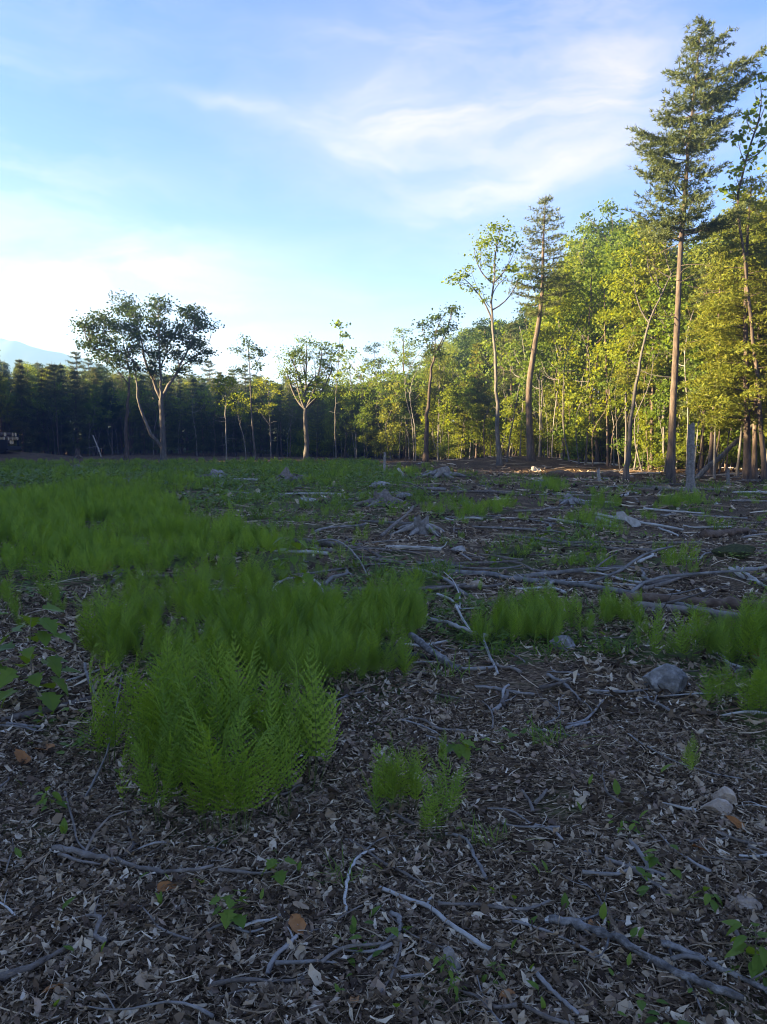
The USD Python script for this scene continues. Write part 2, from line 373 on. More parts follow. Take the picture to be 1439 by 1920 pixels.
# ------------------------------------------------------------------ where ferns and green plants grow (outlines of the ground, in pixels)
#   outline, fronds per square metre, frond height
FERN = [
    ([(185, 1400), (215, 1470), (265, 1545), (330, 1585), (420, 1580), (520, 1545), (600, 1470), (560, 1400), (440, 1360), (300, 1345), (230, 1355)], 95, .57),
    ([(150, 1235), (160, 1262), (280, 1290), (420, 1300), (520, 1310), (620, 1330), (700, 1360), (765, 1345), (770, 1290), (720, 1265), (690, 1240), (800, 1200), (830, 1165), (640, 1150), (430, 1150), (240, 1165)], 85, .42),
    ([(440, 1390), (520, 1360), (600, 1380), (680, 1440), (640, 1480), (560, 1480), (480, 1440)], 30, .32),
    ([(690, 1470), (760, 1490), (860, 1500), (850, 1560), (760, 1565), (700, 1525)], 75, .40),
    ([(-500, 960), (0, 950), (250, 948), (420, 990), (520, 1040), (560, 1090), (470, 1130), (250, 1140), (60, 1130), (-500, 1180)], 34, .40),
    ([(-400, 925), (40, 925), (250, 930), (330, 950), (200, 962), (-400, 965)], 26, .42),
    ([(640, 1035), (700, 1025), (780, 1040), (770, 1062), (660, 1062)], 45, .35),
    ([(1165, 1240), (1190, 1215), (1300, 1215), (1439, 1200), (1800, 1200), (1900, 1420), (1439, 1375), (1330, 1355), (1290, 1330), (1330, 1285), (1250, 1250)], 130, .40),
    ([(880, 1185), (1000, 1165), (1180, 1165), (1250, 1190), (1180, 1215), (1060, 1210), (960, 1215), (890, 1215)], 120, .30),
    ([(1400, 1370), (1439, 1360), (1700, 1400), (1700, 1500), (1439, 1440)], 25, .30),
    ([(1040, 985), (1090, 970), (1170, 1000), (1180, 1020), (1090, 1020), (1000, 1018)], 28, .32),
    ([(1100, 948), (1160, 942), (1180, 952), (1110, 958)], 34, .38), ([(1240, 950), (1310, 945), (1320, 955), (1250, 960)], 30, .38),
    ([(800, 965), (900, 950), (960, 962), (900, 982), (810, 978)], 22, .32), ([(1120, 1060), (1170, 1050), (1180, 1090), (1130, 1085)], 24, .34),
    ([(1195, 1058), (1240, 1050), (1245, 1072), (1200, 1074)], 40, .36), ([(1253, 1068), (1288, 1064), (1290, 1082), (1258, 1084)], 40, .34),
    ([(100, 905), (340, 898), (420, 915), (300, 930), (90, 928)], 12, .36), ([(560, 890), (800, 880), (900, 890), (700, 905)], 5, .34),
    ([(-300, 872), (350, 868), (720, 870), (700, 884), (100, 895), (-300, 898)], 9, .34), ([(420, 1000), (560, 1010), (620, 1080), (520, 1100), (430, 1050)], 22, .34),
    ([(470, 885), (700, 880), (640, 915), (500, 915)], 6, .34), ([(980, 920), (1040, 905), (1060, 925), (1000, 935)], 14, .34),
    ([(600, 970), (760, 975), (740, 1000), (620, 990)], 12, .30), ([(-200, 1130), (120, 1130), (130, 1165), (-200, 1180)], 20, .35),
]
HERBS = [  # low green plants
    ([(480, 1080), (850, 1060), (900, 1130), (860, 1220), (760, 1160), (520, 1120)], 95), ([(850, 1130), (1200, 1140), (1180, 1225), (980, 1250), (860, 1220)], 120),
    ([(-300, 880), (700, 868), (820, 940), (600, 1010), (560, 1080), (-300, 1160)], 26), ([(900, 1020), (1100, 1000), (1140, 1060), (930, 1090)], 40),
    ([(60, 1340), (190, 1330), (230, 1450), (120, 1440)], 40), ([(650, 1320), (770, 1330), (760, 1390), (670, 1385)], 60),
    ([(1000, 1480), (1110, 1480), (1090, 1520), (1010, 1525)], 12), ([(1300, 1370), (1439, 1380), (1439, 1480), (1340, 1450)], 20),
    ([(-100, 1560), (110, 1545), (100, 1610), (-100, 1620)], 25), ([(780, 1790), (870, 1800), (880, 1900), (790, 1900)], 40), ([(1340, 1860), (1460, 1850), (1460, 1930), (1340, 1930)], 45),
    ([(720, 1580), (830, 1570), (820, 1615), (730, 1620)], 30),
]


def inside(pix, outline):
    ok = np.isfinite(pix).all(-1)
    out = np.zeros(len(pix), bool)
    out[ok] = shapely.contains_xy(shapely.Polygon(outline), pix[ok, 0], pix[ok, 1])
    return out


def spread_in(outline, per_m2, rng, most=20000):
    """Random ground points inside an outline given in pixels."""
    o = np.array(outline, float)
    corners = np.array([at_ground_flat(*q) for q in o])
    lo, hi = corners.min(0), corners.max(0)
    n = int(min(most * 4, per_m2 * np.prod(hi - lo)))
    xy = lo + (hi - lo) * rng.random((n, 2))
    z = height(xy[:, 0], xy[:, 1])
    p = np.c_[xy, z]
    return p[inside(to_px(np.c_[xy, 0 * z]), outline)]


def at_ground_flat(px, py):
    d = px_dir(px, py)
    t = CAM_H / max(-d[2], 1e-3)
    return (d * t)[:2]


# ------------------------------------------------------------------ ground sheet
def build_ground():
    front = np.radians(np.linspace(-42, 42, 380))
    back = np.radians(np.linspace(42, 318, 70))[1:-1]
    ang = np.r_[front, back]
    rad = np.r_[np.geomspace(1.15, 20, 300), np.geomspace(20, 130, 120)[1:], np.geomspace(130, 930, 14)[1:]]
    A, Q = np.meshgrid(ang, rad)
    x, y = Q * np.sin(A), Q * np.cos(A)
    z = height(x, y)
    v = np.c_[x.ravel(), y.ravel(), z.ravel()]
    nA, nR = len(ang), len(rad)
    i, j = np.meshgrid(np.arange(nR - 1), np.arange(nA), indexing='ij')
    q = np.stack([i * nA + j, i * nA + (j + 1) % nA, (i + 1) * nA + (j + 1) % nA, (i + 1) * nA + j], -1).reshape(-1, 4)
    q = q[:, ::-1]
    f = np.vstack([q[:, [0, 1, 2]], q[:, [0, 2, 3]]])
    c = len(v); v = np.vstack([v, [[0, 0, 0]]]); k = np.arange(nA)
    f = np.vstack([f, np.stack([np.full(nA, c), (k + 1) % nA, k], 1)])
    nrm = trimesh.Trimesh(v, f, process=False)
    if nrm.face_normals[:, 2].mean() < 0: f = f[:, ::-1]
    m = usdkit.mesh(stage, '/World/ground', (v, f), '/World/Looks/soil', smooth=True)
    tag(m.GetPrim(), kind='structure')
    pix = to_px(np.c_[v[:, :2], 0 * v[:, 2]])
    cover = np.zeros(len(v))
    for o, d, _ in FERN: cover = np.maximum(cover, inside(pix, o) * min(.8, .25 + d / 90))
    for o, d in HERBS: cover = np.maximum(cover, inside(pix, o) * min(.7, .18 + d / 120))
    cover = np.maximum(cover, .85 * np.clip((np.hypot(v[:, 0], v[:, 1]) - 84) / 20, 0, 1))       # leafy ground of the wood beyond
    UsdGeom.PrimvarsAPI(m).CreatePrimvar('moss_cover', Sdf.ValueTypeNames.FloatArray, 'vertex').Set(Vt.FloatArray.FromNumpy(cover.astype(np.float32)))


build_ground()


def build_mountain():
    Y = 800.0
    prof = [(-900, 660), (-500, 618), (-250, 612), (-80, 626), (0, 636), (40, 641), (75, 652), (110, 662), (160, 676), (220, 690), (320, 705), (450, 740), (600, 800), (700, 835)]
    xs = np.array([at_depth(p, q, Y)[0] for p, q in prof]); zs = np.array([at_depth(p, q, Y)[2] for p, q in prof])
    gx = np.linspace(xs[0], xs[-1], 160); top = np.interp(gx, xs, zs)
    gy = np.linspace(-110, 60, 24)
    X, Yg = np.meshgrid(gx, gy)
    shape_ = np.where(Yg < 0, 1 - (Yg / -110) ** 1.6, 1 - (Yg / 60) ** 2)
    Z = np.maximum(top[None] * shape_, -.5) + (meshkit.fbm(np.stack([X, Yg, 0 * X], -1) / 12, 3, 2) - .5) * 6 * shape_
    v = np.c_[X.ravel(), (Y + Yg).ravel(), Z.ravel()]
    n = len(gx); i, j = np.meshgrid(np.arange(len(gy) - 1), np.arange(n - 1), indexing='ij')
    q = np.stack([i * n + j, i * n + j + 1, (i + 1) * n + j + 1, (i + 1) * n + j], -1).reshape(-1, 4)
    tag(part('/World', 'mountain', (v, q), 'mountain_wood', True), kind='structure')


build_mountain()

# ------------------------------------------------------------------ trees: generators
def leaves(P, size, rng, up=.35, droop=.35, wide=.36):
    n = len(P)
    d = unit(rng.normal(size=(n, 3)) * [1, 1, .6] + [0, 0, -droop])
    nr = unit(rng.normal(size=(n, 3)) + [0, 0, up])
    s = unit(np.cross(d, nr)); nn = np.cross(s, d)
    L = (size * rng.uniform(.65, 1.35, n))[:, None]
    v = np.stack([P, P + d * L * .45 + s * L * wide + nn * L * .1, P + d * L, P + d * L * .45 - s * L * wide + nn * L * .1], 1).reshape(-1, 3)
    k = np.arange(n)[:, None] * 4
    return v, np.concatenate([k + [0, 1, 2], k + [0, 2, 3]], 0)


def in_lobe(n, rng, bias=.5):
    d = unit(rng.normal(size=(n, 3)))
    return d * (rng.random(n) ** bias)[:, None]


def bend(a, b, rng, sag=.12, n=5, rise=.15):
    a, b = np.asarray(a, float), np.asarray(b, float)
    L = np.linalg.norm(b - a)
    m = (a + b) / 2 + rng.normal(size=3) * L * sag * .5 + np.array([0, 0, -L * rise * .5])
    return resample([a, m, b], n)


def trunk_at(trunk, z):
    return np.array([np.interp(z, trunk[:, 2], trunk[:, k]) for k in range(3)])


def broadleaf(parent, trunk, r0, r1, lobes, rng, leaf_mat, bark_mat, leaf=.16, clump=.42, per=26, dens=1.0, first_limb=None, limb_r=.45, join=False, flat=.5, twig_tips=0):
    """trunk: points from the base up, relative to it; lobes: [(centre, half sizes, weight)] of the crown."""
    trunk = np.asarray(trunk, float)
    k = max(8, len(trunk) * 3)
    tp = resample(trunk, k); u = np.linspace(0, 1, k)
    r0, r1 = r0 * .72, r1 * .8
    tr = r0 + (r1 - r0) * u ** .8
    tr = tr * (1 + .55 * np.exp(-u * 22)); tp[0, 2] -= .25
    tp[1:-1] += rng.normal(size=(k - 2, 3)) * r0 * .22 * [1, 1, 0]
    wood = MB().add(*tube(tp, tr, 9 if r0 > .1 else 6, rng=rng, rough=.10))
    crown, limbs = [], []
    lo = trunk[-1, 2] * .3 if first_limb is None else first_limb
    for c, rad, w in lobes:
        c, rad = np.asarray(c, float), np.asarray(rad, float)
        hd = np.hypot(*(c[:2] - trunk_at(tp, min(c[2], tp[-1, 2]))[:2]))
        zs = np.clip(c[2] - 1.1 * hd - .6 * rad[2], lo, tp[-1, 2] * .98)
        a = trunk_at(tp, zs); rs = np.interp(zs, tp[:, 2], tr)
        mb = MB()
        L = np.linalg.norm(c - a) + rad.mean()
        rl = min(rs * .8, max(.012, limb_r * .035 * L))
        path = bend(a, c, rng, .14, 7)
        mb.add(*tube(path, np.linspace(rl, rl * .4, 7), 6))
        area = (rad[0] * rad[1] * rad[2]) ** (2 / 3)
        n = max(3, int(dens * w * 3.4 * area / clump ** 2))
        cl = c + in_lobe(n, rng, .45) * rad
        for q in cl[rng.random(n) < .75][:40]:
            s = path[rng.integers(3, 7)]
            mb.add(*tube(bend(s, q, rng, .12, 4), np.linspace(rl * .36, rl * .1, 4), 3, cap=False))
        for _ in range(twig_tips):
            s = path[rng.integers(3, 7)]; q = c + unit(rng.normal(size=3)) * rad * rng.uniform(1.0, 1.5)
            mb.add(*tube(bend(s, q, rng, .12, 4), np.linspace(rl * .3, rl * .06, 4), 3, cap=False))
        pts = np.repeat(cl, per, 0) + rng.normal(size=(n * per, 3)) * clump * np.array([.6, .6, .6 * flat]) * np.repeat(rng.uniform(.6, 1.25, n), per)[:, None]
        crown.append(pts)
        limbs.append(mb)
    for _ in range(0 if join else 7):
        z = rng.uniform(lo * .35, lo + .5); a = trunk_at(tp, z); h = rng.random() * 6.28; L = rng.uniform(.15, .9)
        wood.add(*tube(bend(a, a + np.array([math.sin(h), math.cos(h), rng.uniform(-.2, .5)]) * L, rng, .2, 4), np.linspace(.018, .005, 4), 4))
    if join:
        for mb in limbs: wood.add(*mb.get())
    part(parent, 'trunk', wood.get(), bark_mat, True)
    if not join:
        for mb in limbs: part(parent, 'limb', mb.get(), bark_mat, True)
    if crown:
        part(parent, 'crown', leaves(np.vstack(crown), leaf, rng), leaf_mat)


def conifer(parent, trunk, r0, whorls, reach, rng, leaf_mat, bark_mat, style='pine', per=(4, 6), step=.16, tip_up=.25, slope=.1, needle=.13, dead=None, blades=8, fill=1.0, vary=(.72, 1.1)):
    """whorls: heights of the branches; reach(z, heading) their length. dead: (z0, z1, n, length) of bare snags below the crown."""
    trunk = np.asarray(trunk, float); k = max(10, len(trunk) * 3)
    tp = resample(trunk, k); u = np.linspace(0, 1, k)
    r0 = r0 * .74; tr = r0 * (1 - u) ** .75 + .012; tr = tr * (1 + .5 * np.exp(-u * 30)); tp[0, 2] -= .25
    wood = MB().add(*tube(tp, tr, 10, rng=rng, rough=.06))
    tufts, dirs = [], []
    az0 = rng.random() * 6
    for z in whorls:
        az0 += rng.uniform(.5, 1.4); m = rng.integers(*per)
        for i in range(m):
            az = az0 + i * 2 * PI / m + rng.normal() * .25
            L = reach(z, az) * rng.uniform(*vary)
            if L < .12: continue
            a = trunk_at(tp, z + rng.normal() * .06); rs = np.interp(z, tp[:, 2], tr)
            h = np.array([math.sin(az), math.cos(az), 0]); s = np.linspace(0, 1, 7)[:, None]
            path = a + h * L * s + np.array([0, 0, 1.0]) * L * (slope * s + tip_up * s ** 2.6) + rng.normal(size=(7, 3)) * L * .02 * s
            rb = min(rs * .5, .008 + .011 * L)
            wood.add(*tube(path, np.linspace(rb, .004, 7), 4, cap=False))
            side = np.array([h[1], -h[0], 0])
            nb = max(3, int(L / .19))
            for t in np.linspace(.25 if L > .8 else .1, 1.0, nb):
                at = np.array([np.interp(t, s[:, 0], path[:, q]) for q in range(3)])
                for sg in ((-1, 1) if t < .97 else (0,)):
                    l = L * (.16 + .34 * (1 - t)) * rng.uniform(.6, 1.15) + .12
                    dd = unit(h * rng.uniform(.6, 1.0) + side * sg * rng.uniform(.55, 1.0) + np.array([0, 0, rng.uniform(-.12, .3) if style == 'pine' else rng.uniform(-.35, .02)]))
                    nt = max(2, int(l / step))
                    q = at + dd * (l * np.linspace(.25, 1, nt))[:, None]
                    if style != 'pine': q[:, 2] -= .25 * l * np.linspace(0, 1, nt) ** 2
                    keep = rng.random(nt) < fill
                    tufts.append(q[keep]); dirs.append(np.repeat(dd[None], keep.sum(), 0))
    if dead:
        for _ in range(dead[2]):
            z = rng.uniform(dead[0], dead[1]); a = trunk_at(tp, z); az = rng.random() * 6.3; L = dead[3] * rng.uniform(.3, 1.1)
            q = a + np.array([math.sin(az), math.cos(az), rng.uniform(-.35, .35)]) * L
            wood.add(*tube(bend(a, q, rng, .2, 5), np.linspace(.02, .006, 5), 4))
    part(parent, 'trunk', wood.get(), bark_mat, True)
    T, D = np.vstack(tufts), np.vstack(dirs)
    if style == 'pine':
        n = len(T); m = blades
        d = unit(np.repeat(D, m, 0) * .8 + rng.normal(size=(n * m, 3)) * .75 + [0, 0, .25])
        s = unit(np.cross(d, rng.normal(size=(n * m, 3))))
        o = np.repeat(T, m, 0) + rng.normal(size=(n * m, 3)) * .03
        L = needle * rng.uniform(.7, 1.25, n * m)[:, None]
        v = np.stack([o - s * L * .10, o + s * L * .10, o + d * L], 1).reshape(-1, 3)
        f = np.arange(n * m * 3).reshape(-1, 3)
    else:
        m = blades
        P = np.repeat(T, m, 0) + rng.normal(size=(len(T) * m, 3)) * np.array([.07, .07, .03])
        v, f = leaves(P, needle, rng, up=2.2, droop=.25, wide=.16)
    part(parent, 'crown', (v, f), leaf_mat)


# ------------------------------------------------------------------ trees that stand out, each from its base pixel
LANDMARKS = []                                            # (name used in labels, point)


def stem(base_px, pts_px, lean=0.0, rng=R):
    """Base point and trunk points relative to it; the pixels climb from the base up."""
    b = ground(*base_px)
    pts = [np.zeros(3)]
    for i, (x, y) in enumerate(pts_px):
        p = at_depth(x, y, b[1] + lean * (i + 1)) - b
        pts.append(p)
    return b, np.array(pts)


def lobes_px(b, specs, rng, deep=.8):
    out = []
    s = b[1] / FPX / math.cos(PITCH)
    for sp in specs:
        x, y, rx, ry = sp[:4]; w = sp[4] if len(sp) > 4 else 1.0
        dy = sp[5] if len(sp) > 5 else rng.uniform(-.5, .5) * rx * s
        c = at_depth(x, y, b[1] + dy) - b
        out.append((c, (rx * s, max(rx, ry * .7) * s * deep, ry * s), w))
    return out


def hero_broadleaf(label, base, pts, r0, r1, specs, leaf_mat='leaf_mid', bark='bark_grey', name='broadleaf_tree', cat='tree', seed=0, mark=None, **kw):
    rng = np.random.default_rng(1000 + seed)
    b, tr = stem(base, pts)
    t = thing(name, label, cat, b)
    broadleaf(t, tr, r0, r1, lobes_px(b, specs, rng), rng, leaf_mat, bark, **kw)
    if mark: LANDMARKS.append((mark, b))
    return t, b, tr


# the tall white pine at the right
def tall_pine():
    rng = np.random.default_rng(5)
    b, tr = stem((1258, 905), [(1262, 780), (1270, 620), (1276, 480), (1284, 380), (1291, 285), (1301, 190), (1309, 110), (1316, 42)])
    t = thing('white_pine', 'tallest white pine, its bare grey trunk turning orange below a ragged crown', 'pine tree', b)
    s = b[1] / FPX
    zc = lambda y: (at_depth(1290, y, b[1]) - b)[2]
    ys = np.array([40, 70, 110, 150, 190, 215, 250, 275, 295, 312, 330, 345, 365, 385, 420, 450, 480])
    left = np.array([2, 24, 34, 42, 24, 66, 82, 74, 118, 112, 60, 118, 100, 40, 88, 62, 30]) * s
    right = np.array([2, 26, 58, 94, 88, 72, 64, 60, 40, 22, 34, 68, 62, 24, 92, 98, 40]) * s
    zs = np.array([zc(y) for y in ys])[::-1]
    lf, rt = left[::-1], right[::-1]

    def reach(z, az):
        l, r = np.interp(z, zs, lf), np.interp(z, zs, rt)
        x = math.sin(az)
        side = r if x > 0 else l
        return abs(x) * side + (1 - abs(x)) * .5 * (l + r)
    wh = list(np.arange(zc(300), zc(44), .41)) + [zc(y) for y in (322, 338, 372, 384, 410, 432, 446)]
    conifer(t, tr, .195, wh, reach, rng, 'needles', 'bark_brown', per=(4, 8), step=.13, needle=.17, vary=(.5, 1.15), tip_up=.32, slope=.05, dead=(zc(620), zc(390), 22, 1.7), blades=13)
    LANDMARKS.append(('the tallest pine', b))


def second_pine():
    rng = np.random.default_rng(6)
    b, tr = stem((997, 864), [(993, 790), (992, 740), (1002, 655), (1013, 590), (1018, 530), (1019, 460), (1022, 400), (1023, 366)])
    t = thing('white_pine', 'dark layered pine with a curved trunk between an airy oak and leafy trees', 'pine tree', b)
    s = b[1] / FPX
    zc = lambda y: (at_depth(1018, y, b[1]) - b)[2]
    ys = np.array([366, 400, 440, 480, 520, 548, 575, 600]); wd = np.array([3, 26, 38, 40, 46, 60, 42, 15]) * s
    zs = np.array([zc(y) for y in ys])[::-1]; w = wd[::-1]
    conifer(t, tr, .27, np.arange(zc(590), zc(372), .52), lambda z, az: np.interp(z, zs, w) * (1.12 if math.sin(az) < 0 and z < zc(530) else 1.0), rng, 'needles', 'bark_brown', per=(4, 7), step=.2, needle=.2,
            tip_up=.16, slope=.02, dead=(zc(660), zc(590), 5, 1.2), blades=8)
    LANDMARKS.append(('the curved-trunk pine', b))


tall_pine(); second_pine()

hero_broadleaf('airy tall oak with a thin bare trunk beside the dark curved pine', (937, 872), [(933, 760), (927, 640), (922, 575), (926, 520), (930, 470)], .19, .05,
               [(868, 520, 26, 22, .8), (890, 470, 24, 22, .8), (905, 545, 22, 20, .6), (930, 450, 32, 26, .9), (965, 470, 24, 32, .8), (950, 520, 28, 26, .7), (975, 515, 16, 22, .6), (925, 500, 30, 22, .5), (940, 425, 24, 10, .6)],
               'leaf_mid', 'bark_grey', 'oak_tree', 'tree', 3, 'the airy oak', leaf=.145, clump=.46, per=51, first_limb=4.5, dens=.85, flat=.45)
hero_broadleaf('tree with V-forked trunk and dark tufted top against the sky', (799, 866), [(801, 800), (804, 745), (808, 700), (816, 660)], .24, .07,
               [(828, 598, 22, 16, .9), (812, 628, 22, 16, .9), (842, 615, 16, 22, .8), (800, 650, 14, 16, .5), (820, 665, 18, 16, .7), (850, 582, 9, 8, .6), (792, 608, 9, 6, .4)],
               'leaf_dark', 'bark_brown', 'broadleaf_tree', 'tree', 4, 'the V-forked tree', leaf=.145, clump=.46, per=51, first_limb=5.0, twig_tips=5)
hero_broadleaf('straight full-crowned tree left of the V-forked tree', (754, 858), [(754, 800), (756, 740), (757, 680), (756, 630)], .22, .05,
               [(752, 622, 15, 14, .9), (740, 650, 14, 14, .8), (768, 650, 20, 16, .9), (755, 680, 24, 18, .8), (775, 690, 14, 14, .6), (740, 700, 16, 14, .6), (762, 720, 20, 14, .6)],
               'leaf_mid', 'bark_brown', 'broadleaf_tree', 'tree', 5, 'the straight full tree', leaf=.145, clump=.46, per=51, first_limb=4.0)
hero_broadleaf('slim tree with small dark egg-shaped crown on a thin straight stem', (703, 853), [(703, 790), (704, 720), (702, 660)], .13, .03,
               [(700, 650, 15, 12, 1), (694, 675, 12, 14, .9), (712, 680, 14, 14, .9), (704, 702, 13, 10, .6), (722, 698, 7, 6, .5)],
               'leaf_dark', 'bark_brown', 'broadleaf_tree', 'tree', 6, 'the slim egg-crowned tree', leaf=.145, clump=.46, per=44, first_limb=5.0)
hero_broadleaf('pale tree whose trunk splits in a V under a dense brushy crown', (575, 864), [(574, 810), (573, 765)], .27, .17,
               [(546, 672, 22, 24, .9), (575, 660, 26, 26, .9), (604, 664, 26, 30, .9), (556, 706, 28, 24, .7), (592, 705, 34, 28, .8), (622, 692, 18, 28, .7), (570, 742, 24, 18, .45), (538, 690, 14, 18, .6), (600, 740, 24, 16, .4)],
               'leaf_mid', 'bark_grey', 'broadleaf_tree', 'tree', 7, 'the V-trunk brushy tree', leaf=.14, clump=.5, per=56, first_limb=3.8, limb_r=.9)
hero_broadleaf('wispy tall tree with scattered leaf tufts up one side', (631, 858), [(629, 790), (632, 720), (636, 660), (640, 612)], .10, .025,
               [(640, 608, 11, 6, .8), (647, 632, 11, 8, .8), (634, 645, 10, 8, .7), (646, 662, 11, 8, .8), (630, 672, 9, 9, .7), (650, 690, 7, 5, .5), (632, 700, 12, 8, .6)],
               'leaf_mid', 'bark_grey', 'broadleaf_tree', 'tree', 8, 'the wispy tall tree', leaf=.26, clump=.45, per=14, first_limb=5)
hero_broadleaf('tall bare-stemmed tree with dark ragged top left of the brushy tree', (478, 862), [(474, 800), (470, 740), (468, 690), (466, 650)], .13, .03,
               [(466, 638, 17, 10, 1), (452, 655, 14, 10, .9), (478, 652, 16, 12, .9), (488, 662, 9, 8, .7), (462, 672, 12, 7, .5), (446, 694, 9, 5, .4), (484, 688, 11, 9, .4)],
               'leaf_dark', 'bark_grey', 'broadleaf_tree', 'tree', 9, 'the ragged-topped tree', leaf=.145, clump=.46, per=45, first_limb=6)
hero_broadleaf('small pale-green tree on thin white stem nearest the dark left wood', (425, 868), [(424, 815), (423, 760), (424, 725)], .08, .03,
               [(424, 712, 20, 14, .8), (412, 730, 13, 16, .7), (438, 728, 16, 16, .8), (425, 752, 18, 14, .6)],
               'leaf_fresh', 'bark_pale', 'broadleaf_tree', 'tree', 10, 'the thin pale-stemmed tree', leaf=.145, clump=.46, per=45, first_limb=3)
hero_broadleaf('twin-stemmed small tree with low rounded light-green crown', (508, 856), [(507, 810), (505, 765), (503, 735)], .10, .04,
               [(500, 718, 20, 14, .9), (484, 735, 16, 16, .7), (515, 735, 15, 18, .8), (500, 760, 20, 14, .6), (478, 760, 14, 12, .4)],
               'leaf_fresh', 'bark_grey', 'broadleaf_tree', 'tree', 11, 'the twin-stemmed small tree', leaf=.145, clump=.46, per=45, first_limb=2.6)
hero_broadleaf('small tree with pale leaning stem and light crown by the ragged-topped tree', (463, 862), [(457, 820), (448, 785), (445, 760)], .07, .03,
               [(448, 748, 14, 12, .8), (458, 765, 14, 12, .7), (443, 772, 12, 10, .6)], 'leaf_fresh', 'bark_pale', 'broadleaf_tree', 'tree', 12, None, leaf=.145, clump=.46, per=42, first_limb=2.4)


def big_left_tree():
    rng = np.random.default_rng(77)
    b, tr = stem((307, 869), [(306, 830), (304, 790), (302, 750)])
    t = thing('maple_tree', 'big spreading open-crowned tree with pale forked trunk in the clearing', 'tree', b)
    k = resample(tr, 12); k[0, 2] -= .25
    u = np.linspace(0, 1, 12)
    part(t, 'trunk', tube(k, .22 - .07 * u + .12 * np.exp(-u * 14), 10, rng=rng, rough=.09), 'bark_grey', True)
    P = lambda x, y, dy=0: at_depth(x, y, b[1] + dy) - b
    limbs = [([P(304, 838), P(298, 832, -.2), P(283, 815, -.4), P(270, 785, -.5), (P(258, 745, -.6)), P(255, 705, -.6), P(240, 660, -.8)], .13),
             ([P(303, 765), P(296, 735, .3), P(283, 705, .4), P(268, 660, .6), P(262, 620, .7), P(240, 575, .9)], .12),
             ([P(302, 752), P(301, 715, -.4), P(300, 680, -.6), P(298, 630, -.7), P(298, 580, -.8)], .11),
             ([P(303, 748), P(315, 725, .3), P(331, 700, .5), P(345, 670, .6), (P(360, 640, .8)), P(365, 600, .8)], .13),
             ([P(331, 700, .5), P(350, 680, 1.0), P(372, 662, 1.2), P(388, 650, 1.3)], .06),
             ([P(262, 690, -.6), P(235, 665, -1.), P(205, 650, -1.3), P(170, 645, -1.4)], .05),
             ([P(300, 690, -.6), P(312, 660, .6), P(322, 630, .9)], .05)]
    lobes = [(165, 610, 22, 18, .8, -1.2), (185, 595, 20, 14, .8, -1.), (190, 635, 24, 18, .6, -1.3), (215, 615, 22, 24, .7, .5), (232, 575, 24, 22, .9, .8), (250, 600, 22, 28, .8, 0), (262, 640, 28, 24, .7, -.6), (230, 660, 24, 18, .5, -1.2),
             (298, 568, 20, 18, .9, -.7), (292, 605, 24, 24, .9, -.5), (310, 640, 24, 24, .7, .6), (288, 665, 22, 18, .5, -.5), (355, 590, 24, 20, .9, .8), (340, 625, 24, 22, .8, .6), (375, 605, 18, 18, .8, 1.), (390, 612, 12, 8, .6, 1.2),
             (365, 640, 24, 18, .8, 1.), (388, 660, 14, 9, .5, 1.3), (335, 665, 18, 16, .5, .4), (160, 645, 18, 10, .7, -1.4), (210, 680, 20, 14, .7, -.8), (255, 690, 18, 14, .6, -.5), (290, 690, 18, 14, .6, -.4), (335, 690, 18, 12, .6, .6), (368, 672, 18, 12, .7, 1.1), (185, 665, 16, 10, .6, -1.2)]
    clumps, owner = [], []
    s = b[1] / FPX
    for x, y, rx, ry, w, dy in lobes:
        n = int(20 * w * rx * ry / 400) + 4
        clumps.append(P(x, y, dy) + in_lobe(n, rng, .55) * np.array([rx * .95, rx * .9, ry * 1.05]) * s)
    C = np.vstack(clumps)
    ends = []
    mesh = []
    for pts, r in limbs:
        q = resample(pts, 12) + rng.normal(size=(12, 3)) * .03
        mesh.append(MB().add(*tube(q, np.linspace(r, .022, 12), 7, rng=rng, rough=.07))); ends.append(q[3:])
    allp = np.vstack(ends); who = np.repeat(np.arange(len(ends)), [len(e) for e in ends])
    for c in C:
        d = np.linalg.norm(allp - c - [0, 0, -.3], axis=1) + (allp[:, 2] > c[2]) * 1.0
        j = np.argmin(d)
        mesh[who[j]].add(*tube(bend(allp[j], c, rng, .15, 5), np.linspace(.022, .006, 5), 4, cap=False))
    for mb in mesh: part(t, 'limb', mb.get(), 'bark_grey', True)
    n, per = len(C), 32
    pts = np.repeat(C, per, 0) + rng.normal(size=(n * per, 3)) * np.array([.30, .30, .13]) * np.repeat(rng.uniform(.6, 1.3, n), per)[:, None]
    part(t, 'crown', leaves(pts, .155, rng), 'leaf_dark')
    LANDMARKS.append(('the big spreading tree', b))


big_left_tree()
hero_broadleaf('dark thick trunk and thin crown just left of the big spreading tree', (237, 862), [(238, 800), (240, 740), (243, 700), (232, 650)], .24, .06,
               [(205, 640, 22, 16, .5), (228, 625, 18, 18, .6), (250, 668, 22, 16, .4), (185, 660, 14, 10, .35)], 'leaf_dark', 'bark_brown', 'maple_tree', 'tree', 13, 'the dark thick trunk', leaf=.145, clump=.46, per=47, first_limb=4.5, twig_tips=4)

